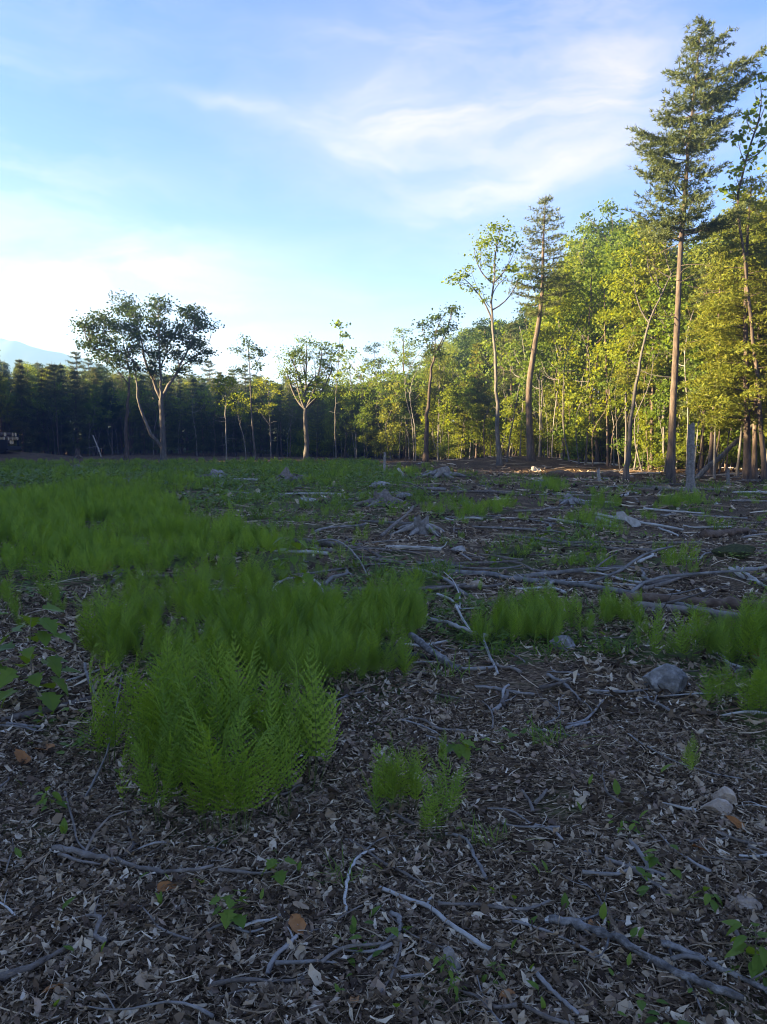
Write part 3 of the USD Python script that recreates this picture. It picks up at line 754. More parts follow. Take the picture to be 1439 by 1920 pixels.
# leaning and crooked trees of the right wood's edge
hero_broadleaf('grey trunk leaning right, bare branching top, left of the tallest pine', (1175, 900), [(1183, 800), (1192, 720), (1205, 650), (1224, 590), (1243, 545), (1264, 505)], .155, .03,
               [(1215, 470, 22, 26, .35), (1245, 455, 22, 26, .35), (1200, 440, 14, 14, .3), (1230, 510, 22, 18, .3), (1190, 520, 14, 18, .25)],
               'leaf_olive', 'bark_grey', 'leaning_tree', 'tree', 14, 'the leaning grey trunk', leaf=.16, clump=.42, per=18, first_limb=5.2, twig_tips=4, limb_r=.8)
hero_broadleaf('crooked bare-stemmed tree with a bright leafy top right of the curved pine', (1120, 868), [(1117, 800), (1108, 745), (1102, 690), (1104, 640), (1106, 590), (1110, 520)], .14, .04,
               [(1110, 500, 34, 24, .9), (1085, 540, 24, 26, .8), (1130, 540, 28, 26, .8), (1110, 580, 34, 20, .6), (1085, 600, 18, 20, .6), (1140, 600, 20, 22, .5)],
               'leaf_fresh', 'bark_brown', 'crooked_tree', 'tree', 15, 'the crooked bare-stemmed tree', leaf=.17, clump=.42, per=20, first_limb=5)
hero_broadleaf('tall round-topped tree rising highest between the two pines', (1150, 862), [(1150, 760), (1148, 650), (1146, 540), (1145, 440)], .2, .05,
               [(1145, 398, 26, 18, 1), (1115, 425, 28, 20, 1), (1165, 425, 22, 26, 1), (1140, 455, 40, 24, 1), (1100, 405, 12, 12, .8), (1110, 470, 30, 26, .9), (1165, 480, 26, 24, .9), (1085, 470, 18, 18, .8)],
               'leaf_mid', 'bark_grey', 'broadleaf_tree', 'tree', 16, 'the tall round-topped tree', leaf=.22, clump=.48, per=22, first_limb=6)
hero_broadleaf('slim straight stem lit orange between the crooked tree and the leaning trunk', (1140, 874), [(1139, 780), (1137, 690), (1135, 600), (1134, 540)], .09, .03,
               [(1135, 560, 24, 24, .6), (1125, 600, 18, 18, .5), (1150, 640, 22, 18, .4)], 'leaf_fresh', 'bark_brown', 'broadleaf_tree', 'tree', 17, None, leaf=.17, clump=.4, per=18, first_limb=5)
hero_broadleaf('large-leaved tree at the right picture edge taller than all but the pine', (1436, 905), [(1425, 760), (1410, 600), (1392, 450), (1384, 380), (1400, 300), (1425, 220)], .14, .04,
               [(1425, 150, 20, 18, .7), (1440, 185, 24, 22, .7), (1400, 215, 22, 14, .6), (1425, 245, 28, 18, .6), (1385, 265, 22, 16, .5), (1410, 290, 26, 18, .5), (1380, 320, 18, 14, .35), (1450, 240, 24, 40, .7), (1375, 355, 18, 12, .3)],
               'leaf_mid', 'bark_brown', 'broadleaf_tree', 'tree', 18, 'the large-leaved edge tree', leaf=.20, clump=.36, per=16, first_limb=7.5, flat=.6, twig_tips=3)


def hemlock(label, base, pts, r0, y0, y1, wid, seed, mark=None, mat='hemlock_needles', bark='bark_brown', gap=.42, fill=.8, dead=None):
    rng = np.random.default_rng(300 + seed)
    b, tr = stem(base, pts)
    t = thing('hemlock_tree', label, 'hemlock tree', b)
    s = b[1] / FPX
    z0, z1 = [(at_depth(pts[-1][0], y, b[1]) - b)[2] for y in (y0, y1)]
    conifer(t, tr, r0, np.arange(z0, z1, gap), lambda z, az: wid * s * (1 - .72 * max(0, (z - z0) / (z1 - z0)) ** 1.3), rng, mat, bark, style='spray', per=(3, 5), step=.13, tip_up=-.25, slope=.18, needle=.17, blades=7, fill=fill, dead=dead)
    if mark: LANDMARKS.append((mark, b))


hemlock('thick twin-ribbed hemlock trunk with golden drooping sprays at right edge', (1402, 902), [(1401, 760), (1399, 600), (1402, 450), (1412, 330)], .19, 790, 335, 105, 1, 'the golden hemlock')
hemlock('hemlock leaning right out of the frame behind the golden one', (1415, 898), [(1418, 760), (1423, 640), (1435, 520), (1446, 380)], .13, 700, 390, 85, 2, None)
hemlock('straight dark hemlock stem between the broken snag and the golden hemlock', (1331, 893), [(1338, 780), (1345, 660), (1350, 560), (1352, 470)], .12, 640, 470, 70, 3, 'the straight hemlock stem', fill=.6)
hemlock('olive feathery hemlock behind the tallest pine and leaning trunk', (1222, 880), [(1224, 760), (1225, 640), (1227, 520), (1228, 415)], .12, 740, 415, 62, 4, None, gap=.4, fill=.9)
hemlock('slim white-barked stem beside the straight hemlock stem', (1340, 897), [(1342, 800), (1345, 720), (1350, 640)], .06, 740, 640, 45, 5, None, 'leaf_mid' and 'hemlock_needles', 'bark_pale', fill=.5)
hemlock('thin grey stem leaning right at the foot of the golden hemlock', (1382, 896), [(1388, 840), (1394, 780), (1402, 700)], .07, 780, 700, 40, 6, None, 'hemlock_needles', 'bark_grey', fill=.5)


def broken_snag(label, base, top, r0, r1, seed, mark=None, mat='dead_wood', name='broken_snag'):
    """A dead trunk snapped off: a splintered, uneven top and flared root feet."""
    rng = np.random.default_rng(500 + seed)
    b, tr = stem(base, [((base[0] * .5 + top[0] * .5), (base[1] + top[1]) / 2), top])
    t = thing(name, label, 'dead trunk', b)
    k = 9; p = resample(tr, k); p[0, 2] -= .2; u = np.linspace(0, 1, k)
    v, f = tube(p, r0 + (r1 - r0) * u + r0 * .6 * np.exp(-u * 12), 12, rng=rng, rough=.1)
    ring = slice((k - 1) * 12, k * 12)
    v[ring, 2] += rng.uniform(-.25, .3, 12) * max(.3, r0 * 2.5); v[-1, 2] -= r1 * 1.5
    part(t, 'trunk', (v, f), mat, 35)
    for i in range(4):
        a = i * 1.57 + rng.uniform(0, .8); q = np.array([math.sin(a), math.cos(a), 0])
        part(t, 'root', tube(resample([q * r0 * .7 + [0, 0, r0 * .9], q * r0 * 1.7 + [0, 0, r0 * .25], q * r0 * 3.0 + [0, 0, -.12]], 6), np.linspace(r0 * .45, r0 * .12, 6), 6, rng=rng, rough=.1), mat, True)
    for i in range(2):
        z = rng.uniform(.45, .9); a = rng.random() * 6.3; p0 = trunk_at(p, p[-1, 2] * z)
        part(t, 'stub', tube(resample([p0, p0 + np.array([math.sin(a), math.cos(a), .3]) * r0 * 2.4], 4), np.linspace(r0 * .22, r0 * .08, 4), 5), mat)
    if mark: LANDMARKS.append((mark, b))


broken_snag('stout weathered snag snapped off at head height right of the tallest pine', (1295, 921), (1297, 795), .13, .11, 1, 'the stout broken snag')
broken_snag('short thin snag standing alone in the open before the slim egg-crowned tree', (721, 890), (722, 850), .07, .05, 2, 'the thin lone snag')
broken_snag('knee-high splintered stump post in front of the crooked tree', (1125, 903), (1122, 880), .07, .06, 3)
broken_snag('short splintered post at the foot of the straight hemlock stem', (1366, 909), (1366, 880), .07, .05, 4)
broken_snag('dark stubby stump at the edge of the left wood near the log trailer', (146, 859), (145, 842), .22, .17, 5, None, 'bark_brown')

# ------------------------------------------------------------------ the wood behind: kinds of tree, then every tree one by one
def wood_kinds():
    kinds = {}

    def leafy(name, seed, H, r, crown0, spread, mat, bark, dens=1.0, n=10, leaf=.155):
        rng = np.random.default_rng(2000 + seed)
        c = proto(name)
        tr = np.array([[0, 0, 0], [rng.normal() * .12, rng.normal() * .12, H * .35], [rng.normal() * .25, rng.normal() * .25, H * .7], [rng.normal() * .3, rng.normal() * .3, H * .95]])
        lobes = []
        for i in range(n):
            u = (i + .5) / n; z = H * (crown0 + (1 - crown0) * (.06 + .88 * u))
            env = math.sin(PI * min(1, .22 + .74 * u)) ** .8
            a = i * 2.4 + rng.normal() * .4; d = spread * env * rng.uniform(.2, .75)
            q = trunk_at(tr, min(z, H * .95))
            rr = spread * rng.uniform(.42, .7) * (.55 + .5 * env)
            lobes.append((q * [1, 1, 0] + [math.sin(a) * d, math.cos(a) * d, z], (rr, rr, rr * rng.uniform(.6, .95)), 1))
        broadleaf(c, tr, r, r * .25, lobes, rng, mat, bark, leaf=leaf, clump=.46, per=52, dens=dens, first_limb=H * crown0 * .8, join=True)
        return c

    kinds['broadleaf'] = [leafy('leafy_tree', i, 12, rng_r, c0, sp, mt, bk) for i, (rng_r, c0, sp, mt, bk) in enumerate([
        (.12, .46, 1.9, 'leaf_mid', 'bark_grey'), (.10, .42, 1.7, 'leaf_fresh', 'bark_grey'), (.14, .45, 2.2, 'leaf_dark', 'bark_brown'), (.09, .36, 1.6, 'leaf_fresh', 'bark_brown'), (.11, .5, 1.9, 'leaf_olive', 'bark_pale'), (.10, .32, 1.8, 'leaf_mid', 'bark_grey')])]
    kinds['sapling'] = [leafy('young_tree', 20 + i, 6.5, r, c0, sp, mt, bk, dens=.42, n=8, leaf=.19) for i, (r, c0, sp, mt, bk) in enumerate([
        (.035, .25, .95, 'leaf_fresh', 'bark_grey'), (.03, .40, .8, 'leaf_fresh', 'bark_brown'), (.045, .55, 1.0, 'leaf_mid', 'bark_pale'), (.03, .15, 1.0, 'leaf_olive', 'bark_brown')])]

    kinds['shrub'] = [leafy('understorey_shrub', 30 + i, 2.4, .022, .05, 1.0, m, 'bark_brown', dens=.5, n=7, leaf=.15) for i, m in enumerate(['leaf_fresh', 'leaf_mid'])]

    def cone(name, seed, H, r, style, mat, z0, wid, **kw):
        rng = np.random.default_rng(2100 + seed); c = proto(name)
        tr = np.array([[0, 0, 0], [rng.normal() * .1, rng.normal() * .1, H * .4], [rng.normal() * .12, rng.normal() * .12, H * .75], [0, 0, H]])
        conifer(c, tr, r, np.arange(H * z0, H * .985, .55), lambda z, az: wid * max(0, 1 - (z / H - z0) / (1 - z0)) ** .8 * (.75 + .35 * math.sin(z * 5 + az)) + .12, rng, mat, 'bark_brown', style=style, dead=(H * min(.15, z0 * .5), H * z0, 8, 1.2), **kw)
        return c
    kinds['pine'] = [cone('pine_tree', i, 12, .15, 'pine', 'needles', z0, w, step=.24, needle=.24, blades=7) for i, (z0, w) in enumerate([(.35, 2.1), (.5, 2.3), (.28, 1.9)])]
    kinds['hemlock'] = [cone('hemlock_tree', 10 + i, 11, .11, 'spray', m, z0, w, step=.22, needle=.24, blades=6, tip_up=-.22, slope=.15) for i, (m, z0, w) in enumerate([('hemlock_needles', .30, 1.8), ('needles', .10, 2.0), ('hemlock_needles', .42, 1.7)])]
    rng = np.random.default_rng(9)
    poles = []
    for i, bk in enumerate(['bark_pale', 'bark_grey', 'bark_brown']):
        c = proto('bare_pole_tree')
        tr = np.array([[0, 0, 0], [rng.normal() * .15, rng.normal() * .15, 2.2], [rng.normal() * .35, rng.normal() * .3, 4.6], [rng.normal() * .5, rng.normal() * .4, 7.0]])
        lobes = [(tr[3] + rng.normal(size=3) * .5 - [0, 0, rng.uniform(0, 2.0)], (.5, .5, .35), .5) for _ in range(4)]
        broadleaf(c, tr, .05, .015, lobes, rng, 'leaf_mid', bk, leaf=.18, clump=.4, per=12, first_limb=4.2, join=True)
        poles.append(c)
    kinds['pole'] = poles
    return kinds


KINDS = wood_kinds()
EDGE = ([-1200, -600, -150, 0, 150, 300, 450, 600, 700, 800, 900, 1000, 1100, 1200, 1300, 1439, 1600, 1900, 2400], [105, 92, 82, 79, 76, 74, 73, 71, 67, 62, 57, 50, 44, 40, 37, 34, 31, 27, 22])
SKYLINE = ([-1500, -150, 0, 60, 150, 230, 400, 520, 600, 660, 720, 780, 850, 900, 950, 1000, 1050, 1085, 1180, 1250, 1300, 1360, 1400, 1439, 1700], [630, 655, 672, 676, 682, 694, 698, 708, 716, 716, 706, 694, 612, 598, 594, 570, 505, 428, 405, 440, 430, 400, 350, 320, 260])


def edge_depth(px): return np.interp(px, *EDGE)


def tree_height(px, d, rng):
    tan = (825 - np.interp(px, *SKYLINE)) / FPX
    return d * tan + CAM_H


def poisson(n, rng, gap, px_range, depth_range, taken=()):
    pts = list(taken); out = []
    for _ in range(n * 14):
        px = rng.uniform(*px_range); off = rng.uniform(0, 1) ** 1.15 * (depth_range[1] - depth_range[0]) + depth_range[0]
        d = edge_depth(px) + off
        if rng.random() > d / 110 + .12: continue
        p = np.array([(px - CX) / FPX * d / math.cos(PITCH), d])
        if all((p[0] - q[0]) ** 2 + (p[1] - q[1]) ** 2 > gap ** 2 for q in pts):
            pts.append(p); out.append((px, off, p))
            if len(out) >= n: break
    return out


def ordinal(k): return ['nearest', 'second nearest', 'third nearest', 'fourth nearest', 'fifth nearest', 'sixth nearest', 'seventh nearest', 'eighth nearest', 'ninth nearest', 'tenth nearest', 'eleventh nearest', 'twelfth nearest'][k]


def name_by_landmark(items, marks, most=12):
    """items: [(look, point)] -> labels: each look counted outwards from the landmark it stands nearest to, so that no two are the same; None past MOST."""
    pos = np.array([m[1][:2] for m in marks]); out = [None] * len(items); by = {}
    for i, (look, p) in enumerate(items):
        d = np.hypot(*(pos - np.asarray(p)[:2]).T); j = int(np.argmin(d))
        by.setdefault((look, j), []).append((d[j], i))
    for (look, j), lst in by.items():
        for k, (_, i) in enumerate(sorted(lst)[:most]):
            out[i] = f'{look}, {ordinal(k)} to {marks[j][0]}'
    return out


def plant_wood():
    rng = np.random.default_rng(42)
    taken = [m[1][:2] for m in LANDMARKS]
    spots = poisson(900, rng, 2.1, (-420, 1900), (0, 58), taken)
    things_, rest = [], []
    for px, off, p in spots:
        left = px < 610
        u = rng.random()
        kind = ('broadleaf' if u < .42 else 'pine' if u < .74 else 'hemlock') if left else ('broadleaf' if u < .76 else 'hemlock' if u < .93 else 'pine')
        if px > 1180 and kind == 'broadleaf' and u > .5: kind = 'hemlock'
        H = tree_height(px, p[1], rng) * (rng.uniform(.80, 1.02) if off < 16 else rng.uniform(.82, .98))
        if 95 < px < 610 and kind == 'pine' and rng.random() < .4: H *= rng.uniform(1.05, 1.22)
        H = float(np.clip(H, 6.0, 24))
        k = int(rng.integers(len(KINDS[kind])))
        if kind == 'hemlock' and left: k = 1
        rec = (kind, k, p, H, rng.random() * 6.28, px, off)
        (things_ if off < 22 and -30 < px < 1470 else rest).append(rec)
    looks = {'broadleaf': 'leafy tree of the wood', 'pine': 'dark pine of the wood', 'hemlock': 'feathery hemlock of the wood'}
    names = {'broadleaf': 'broadleaf_tree', 'pine': 'pine_tree', 'hemlock': 'hemlock_tree'}
    base = {'broadleaf': 12.0, 'pine': 12.0, 'hemlock': 11.0}
    marks = LANDMARKS + [('the log trailer', ground(12, 850)), ('the leftmost clearing edge', ground(120, 853)), ('the far corner of the clearing', ground(650, 856))]
    labels = name_by_landmark([(looks[r[0]], r[2]) for r in things_], marks)
    for r, lab in zip(things_, labels):
        kind, k, p, H, rz, px, off = r
        grp = {'broadleaf': 'leafy trees of the wood', 'pine': 'pines of the wood', 'hemlock': 'hemlocks of the wood'}[kind]
        copy_of(KINDS[kind][k], names[kind], lab or looks[kind] + ' half hidden deep behind the front trees', 'tree' if kind == 'broadleaf' else names[kind].replace('_', ' '), (p[0], p[1], float(height(*p)) - .05), rz, grp, H / base[kind])
    # the wood further in, and where it runs on outside the frame (its shade falls on the clearing)
    flat = [(KINDS[k][i], k, i, p, H, rz) for k, i, p, H, rz, px, off in rest]
    r2 = np.random.default_rng(43)
    for _ in range(760):
        if True:
            x, y = r2.uniform(-78, -34), r2.uniform(-55, 78)
            if x > -34 - max(0, (y - 45)) * .12: continue
            H = r2.uniform(14, 17.5) if y < 26 else r2.uniform(11, 13.5) if y < 45 else r2.uniform(8.5, 11) if y < 63 else r2.uniform(12.5, 15)
        kind = ['broadleaf', 'pine', 'hemlock'][r2.choice(3, p=[.5, .3, .2])]
        k = int(r2.integers(len(KINDS[kind])))
        flat.append((KINDS[kind][k], kind, k, np.array([x, y]), H, r2.random() * 6.28))
    allk = [(n, i) for n in ('broadleaf', 'pine', 'hemlock') for i in range(len(KINDS[n]))]
    scatter('woodland', [KINDS[n][i] for n, i in allk], [(q[3][0], q[3][1], float(height(*q[3]))) for q in flat], [q[5] for q in flat], [q[4] / base[q[1]] for q in flat], [allk.index((q[1], q[2])) for q in flat],
            label='dense wood that runs on behind and beside the front trees', cat='wood')
    # young trees and thin poles along the edge
    yt = poisson(240, rng, .75, (600, 1480), (-.5, 15), [])
    pt = poisson(90, rng, .9, (-20, 640), (-.5, 9), []) + poisson(190, rng, .6, (640, 1470), (-1, 9), [])
    items = []
    for px, off, p in yt:
        H = rng.uniform(3.2, 7.5) if rng.random() < .7 else rng.uniform(1.8, 3.5)
        items.append(('sapling', int(rng.integers(4)), p, H / 6.5, rng.random() * 6.28))
    for px, off, p in pt:
        items.append(('pole', int(rng.integers(3)), p, rng.uniform(.6, 1.05) * (1.25 if px > 640 else 1), rng.random() * 6.28))
    for px, off, p in poisson(90, rng, 1.1, (560, 1480), (.5, 12), []):
        items.append(('shrub', int(rng.integers(2)), p, rng.uniform(.6, 1.35), rng.random() * 6.28))
    lk = {'shrub': 'leafy understorey shrub', 'sapling': 'leafy young sapling at the edge', 'pole': 'thin bare pole tree'}
    labels = name_by_landmark([(lk[i[0]], i[2]) for i in items], marks)
    for (kind, k, p, s, rz), lab in zip(items, labels):
        copy_of(KINDS[kind][k], {'sapling': 'young_tree', 'pole': 'pole_tree', 'shrub': 'understorey_shrub'}[kind], lab or lk[kind] + ' among many at the wood edge', {'sapling': 'sapling', 'pole': 'tree', 'shrub': 'shrub'}[kind], (p[0], p[1], float(height(*p)) - .03), rz,
                {'sapling': 'saplings along the edge of the wood', 'pole': 'thin poles along the edge of the wood', 'shrub': 'shrubs under the right-hand trees'}[kind], s)


plant_wood()

# ------------------------------------------------------------------ ferns
def frond(L, W, rng, pairs=24, teeth=6, arch=.19, curl=.5):
    """One upright lance-shaped frond of feathered leaflets: (stalk, blade)."""
    s = np.linspace(0, 1, 14)
    hx = rng.normal() * .05
    path = np.stack([hx * s ** 2 * L + .02 * L * np.sin(s * 4), arch * L * s ** 1.8 + curl * .10 * L * np.clip((s - .88) / .12, 0, 1) ** 2, L * (s - .10 * s ** 2) - curl * .05 * L * np.clip((s - .92) / .08, 0, 1) ** 2], 1)
    tan = unit(np.gradient(path, axis=0))
    stalk = tube(path, np.linspace(.0028, .0007, 14), 3, cap=False)
    V, F, n = [], [], 0
    for t in np.linspace(.26, .99, pairs):
        u = (t - .26) / .74
        w = W * (math.sin(PI * min(1, (u * .62 + .30))) ** .9) * (1 - u) ** .55 + .006
        p = np.array([np.interp(t, s, path[:, k]) for k in range(3)]); tg = np.array([np.interp(t, s, tan[:, k]) for k in range(3)])
        fw = unit(np.cross(np.array([1.0, 0, 0]), tg)); fw = -fw if fw[1] < 0 else fw
        for sg in (-1, 1):
            a = math.radians(rng.uniform(22, 44) + 22 * u); sd = np.array([sg, 0, 0.0])
            d0 = unit(sd * math.cos(a) + tg * math.sin(a) + fw * rng.uniform(-.1, .32))
            k = teeth; q = np.linspace(0, 1, k + 1)[:, None]
            w1 = w * rng.uniform(.85, 1.1)
            c = p + d0 * w1 * q + (tg * .34 + fw * .2) * w1 * q ** 2.2 * rng.uniform(.5, 1.3)
            ax = unit(np.gradient(c, axis=0)); nr = unit(np.cross(ax, tg + .3 * fw)); ed = unit(np.cross(nr, ax))
            bw = (.0120 + .035 * w) * (1 - q * .8) * .9
            up = c[:-1] + ax[:-1] * w1 / k * .95 + ed[:-1] * bw[:-1] + nr[:-1] * bw[:-1] * .25
            dn = c[:-1] + ax[:-1] * w1 / k * .95 - ed[:-1] * bw[:-1] + nr[:-1] * bw[:-1] * .25
            V += [c, up, dn]
            i = np.arange(k)
            F += [np.stack([i, i + 1, k + 1 + i], 1) + n, np.stack([i, 2 * k + 1 + i, i + 1], 1) + n]
            n += 3 * k + 1
    return stalk, (np.vstack(V), np.vstack(F))


def lean(mesh, a, h):
    v, f = mesh
    ca, sa, ch, sh = math.cos(a), math.sin(a), math.cos(h), math.sin(h)
    v = v.copy(); y = v[:, 1] * ca + v[:, 2] * sa; z = -v[:, 1] * sa + v[:, 2] * ca
    x = v[:, 0]
    return np.stack([x * ch - y * sh, x * sh + y * ch, z], 1), f


def fern_kinds():
    near, far = [], []
    for i in range(6):
        rng = np.random.default_rng(4000 + i); c = proto('fern')
        for k in range(int(rng.integers(4, 7))):
            L = rng.uniform(.62, 1.05); st, bl = frond(L, L * rng.uniform(.15, .21), rng, pairs=int(13 + 4 * L), teeth=6)
            a, h = rng.uniform(.03, .27), rng.random() * 6.28
            off = np.array([math.cos(h + 1.57), math.sin(h + 1.57), 0]) * rng.uniform(.01, .10)
            tw = rng.random() * 6.28
            st, bl = lean(lean(st, 0, tw), a, h), lean(lean(bl, 0, tw), a, h)
            fr = part(c, 'frond', (bl[0] + off, bl[1]), 'fern_frond')
            part(fr, 'stalk', (st[0] + off, st[1]), 'fern_stipe', True)
    # fronds for the masses further back: plain leaflets
        rng = np.random.default_rng(4100 + i); c = proto('fern_tuft'); mb, ms = MB(), MB()
        for k in range(7):
            L = rng.uniform(.6, 1.05); st, bl = frond(L, L * rng.uniform(.15, .22), rng, pairs=13, teeth=2)
            a, h = rng.uniform(.03, .5), rng.random() * 6.28; off = np.array([rng.normal(), rng.normal(), 0]) * .16
            tw = rng.random() * 6.28
            bl = lean(lean(bl, 0, tw), a, h); mb.add(bl[0] + off, bl[1])
            st = lean(lean(st, 0, tw), a, h); ms.add(st[0] + off, st[1])
        part(c, 'foliage', mb.get(), 'fern_frond'); far.append(c)
    near = [stage.GetPrimAtPath('/World/fern_kind' + ('' if i == 0 else f'_{i:03d}')) for i in range(6)]
    return near, far


FERN_NEAR, FERN_FAR = fern_kinds()


def plant_ferns():
    rng = np.random.default_rng(8)
    alls = []
    for j, (o, dens, hgt) in enumerate(FERN):
        p = spread_in(o, dens * (.58 if j < 4 else .62), rng)
        clump_ = meshkit.fbm(np.c_[p[:, :2] / (.55 if j < 4 else 1.1), np.full(len(p), j)], 2, 4)
        keep = clump_ > rng.uniform(.22 if j < 4 else .36, .42 if j < 2 else .54, len(p)) * (j not in (2, 3)); p = p[keep]
        for q in p: alls.append((q, hgt * (.75 + .6 * rng.random()) * (.8 + .5 * float(clump_.mean())), j))
    # loners everywhere between the patches
    for o, d in (([(-200, 900), (1600, 920), (1700, 1250), (-300, 1250)], .9), ([(0, 1280), (1439, 1300), (1500, 1900), (-60, 1900)], .5)):
        for q in spread_in(o, d, rng): alls.append((q, rng.uniform(.12, .3), 99))
    d = np.array([np.hypot(q[0][0], q[0][1]) for q in alls]); order = np.argsort(d)
    pix = to_px(np.array([a[0] for a in alls]))
    groups = {0: ('frond cluster of the bright fern clump nearest the camera', 'ferns of the front clump'), 2: ('small fern at the ragged right edge of the front clump', 'ferns beside the front clump'),
              1: ('feathery fern of the long bed behind the front clump', 'ferns of the long middle bed'), 3: ('small separate fern right of the front clump', 'small separate ferns'),
              7: ('fern of the bed beside the lichen-spotted boulder', 'ferns by the boulder'), 8: ('low fern of the thin green patch left of the boulder', 'low ferns left of the boulder')}
    n, rest = 0, []
    for i in order:
        q, s, j = alls[i]
        seen = -40 < pix[i, 0] < 1480 and pix[i, 1] < 2050
        if n < 300 and seen and (j != 99 or rng.random() < .35):
            lab, grp = groups.get(j, ('small fern standing alone among litter and sticks', 'scattered lone ferns'))
            copy_of(FERN_NEAR[int(rng.integers(6))], 'fern', lab, 'fern', q - [0, 0, .01], rng.random() * 6.28, grp, s)
            n += 1
        else:
            rest.append((q, s * rng.uniform(.65, 1.2), j))
    k = len(rest)
    dd = np.array([np.hypot(r[0][0], r[0][1]) for r in rest])
    idx = np.where(dd < 8.5, rng.integers(0, 6, k), 6 + rng.integers(0, 6, k))
    scatter('fern_carpet', FERN_NEAR + FERN_FAR, [r[0] for r in rest], rng.random(k) * 6.28, [r[1] * (1.0 if b < 8.5 else 1.1) for r, b in zip(rest, dd)], idx, (rng.uniform(0, .15, k), rng.random(k) * 6.28),
            'carpet of ferns spreading over the middle of the clearing', 'ferns')


plant_ferns()


# ------------------------------------------------------------------ low herbs
def broad_leaf(L, W, fold=.15, arch=.25, n=5, lobed=None):
    """A leaf lying along +y: points down its middle and along both edges."""
    t = np.linspace(0, 1, n)
    w = W * np.sin(PI * np.clip(t * .92 + .08, 0, 1)) ** .8 * (1 - .35 * t)
    if lobed is not None: w = W * np.interp(t, np.linspace(0, 1, len(lobed)), lobed)
    z = -arch * L * t ** 2
    mid = np.stack([0 * t, L * t, z], 1); lf = np.stack([-w, L * t - .10 * w, z + fold * w], 1); rt = np.stack([w, L * t - .10 * w, z + fold * w], 1)
    v = np.vstack([mid, lf, rt]); i = np.arange(n - 1)
    f = np.vstack([np.stack([i, i + 1, n + i], 1), np.stack([i + 1, n + i + 1, n + i], 1), np.stack([i, 2 * n + i, i + 1], 1), np.stack([i + 1, 2 * n + i, 2 * n + i + 1], 1)])
    return v, f


MAPLE = [.15, .5, .42, .95, .55, .62, .40, .22, 0]        # half widths down a lobed leaf


def place(mesh, loc, heading, pitch, roll=0.0):
    v, f = mesh
    M = trimesh.transformations.euler_matrix(pitch, roll, heading, 'sxyz')[:3, :3]
    return v @ M.T + loc, f


def herb_kinds():
    out = []
    for i in range(5):
        rng = np.random.default_rng(4300 + i); c = proto('herb_tuft'); mb = MB()
        for k in range(16 if i < 3 else 26):
            if i < 3:
                L = rng.uniform(.5, 1.0) * .07
                mb.add(*place(broad_leaf(L, L * rng.uniform(.25, .38), n=4), [rng.normal() * .09, rng.normal() * .09, rng.uniform(.01, .10)], rng.random() * 6.28, rng.uniform(-.2, .9)))
            else:
                L = rng.uniform(.5, 1.0) * .20
                mb.add(*place(broad_leaf(L, .004, n=4, arch=.5), [rng.normal() * .05, rng.normal() * .05, 0], rng.random() * 6.28, rng.uniform(.7, 1.4)))
        part(c, 'foliage', mb.get(), 'herb_leaf'); out.append(c)
    return out


def plant_herbs():
    rng = np.random.default_rng(12); kinds = herb_kinds(); P = []
    for o, d in HERBS: P.append(spread_in(o, d / 4.5, rng))
    for o, d in (([(-200, 880), (1600, 900), (1700, 1300), (-300, 1300)], .8), ([(0, 1300), (1439, 1300), (1500, 1925), (-60, 1925)], 1.6)): P.append(spread_in(o, d, rng))
    P = np.vstack(P); n = len(P)
    cl = meshkit.fbm(np.c_[P[:, :2] / .6, np.zeros(n)], 2, 14); P = P[cl > rng.uniform(.25, .6, n)]; n = len(P)
    r = np.hypot(P[:, 0], P[:, 1])
    scatter('ground_herbs', kinds, P, rng.random(n) * 6.28, rng.uniform(.7, 1.4, n) * np.interp(r, [2, 5, 14, 30], [.6, .9, 1.5, 2.4]), rng.integers(0, 5, n), label='low green herbs and grass sprouting through the litter', cat='herbs')


plant_herbs()


# ------------------------------------------------------------------ leaf litter, chips and fine twigs
def sector(n, r0, r1, rng, half=37):
    r = np.sqrt(rng.uniform(r0 ** 2, r1 ** 2, n)); a = np.radians(rng.uniform(-half, half, n))
    x, y = r * np.sin(a), r * np.cos(a)
    return x, y


def flakes(x, y, size, rng, aspect=(.35, .85), tilt=.45, lift=.012):
    n = len(x); z = height(x, y)
    h = rng.random(n) * 6.28; L = size; W = size * rng.uniform(*aspect, n)
    d = np.stack([np.cos(h), np.sin(h), rng.normal(size=n) * tilt], 1); d = unit(d)
    s = unit(np.cross(d, np.stack([rng.normal(size=n) * tilt, rng.normal(size=n) * tilt, np.ones(n)], 1))); u = np.cross(s, d)
    u = np.where(u[:, 2:] < 0, -u, u)
    c = np.stack([x, y, z + rng.uniform(.002, 1, n) ** 2 * lift + .3 * np.abs(d[:, 2]) * L], 1)
    curl = rng.uniform(-.10, .38, n)[:, None] * L[:, None]
    V = []
    for t, wd in ((-.5, .35), (-.1, 1.0), (.25, .85), (.55, .12)):
        m = c + d * L[:, None] * t + u * curl * (t * 2) ** 2 * .8
        for sg in (-1, 1): V.append(m + s * (sg * .5 * wd * W)[:, None] + u * curl * .35 * (wd - .2))
    V = np.stack(V, 1); V = (V + rng.normal(size=V.shape) * (L * .07)[:, None, None]).reshape(-1, 3); k = np.arange(n)[:, None] * 8
    F = np.concatenate([k + q for q in ([0, 1, 3], [0, 3, 2], [2, 3, 5], [2, 5, 4], [4, 5, 7], [4, 7, 6])], 0)
    return V, F


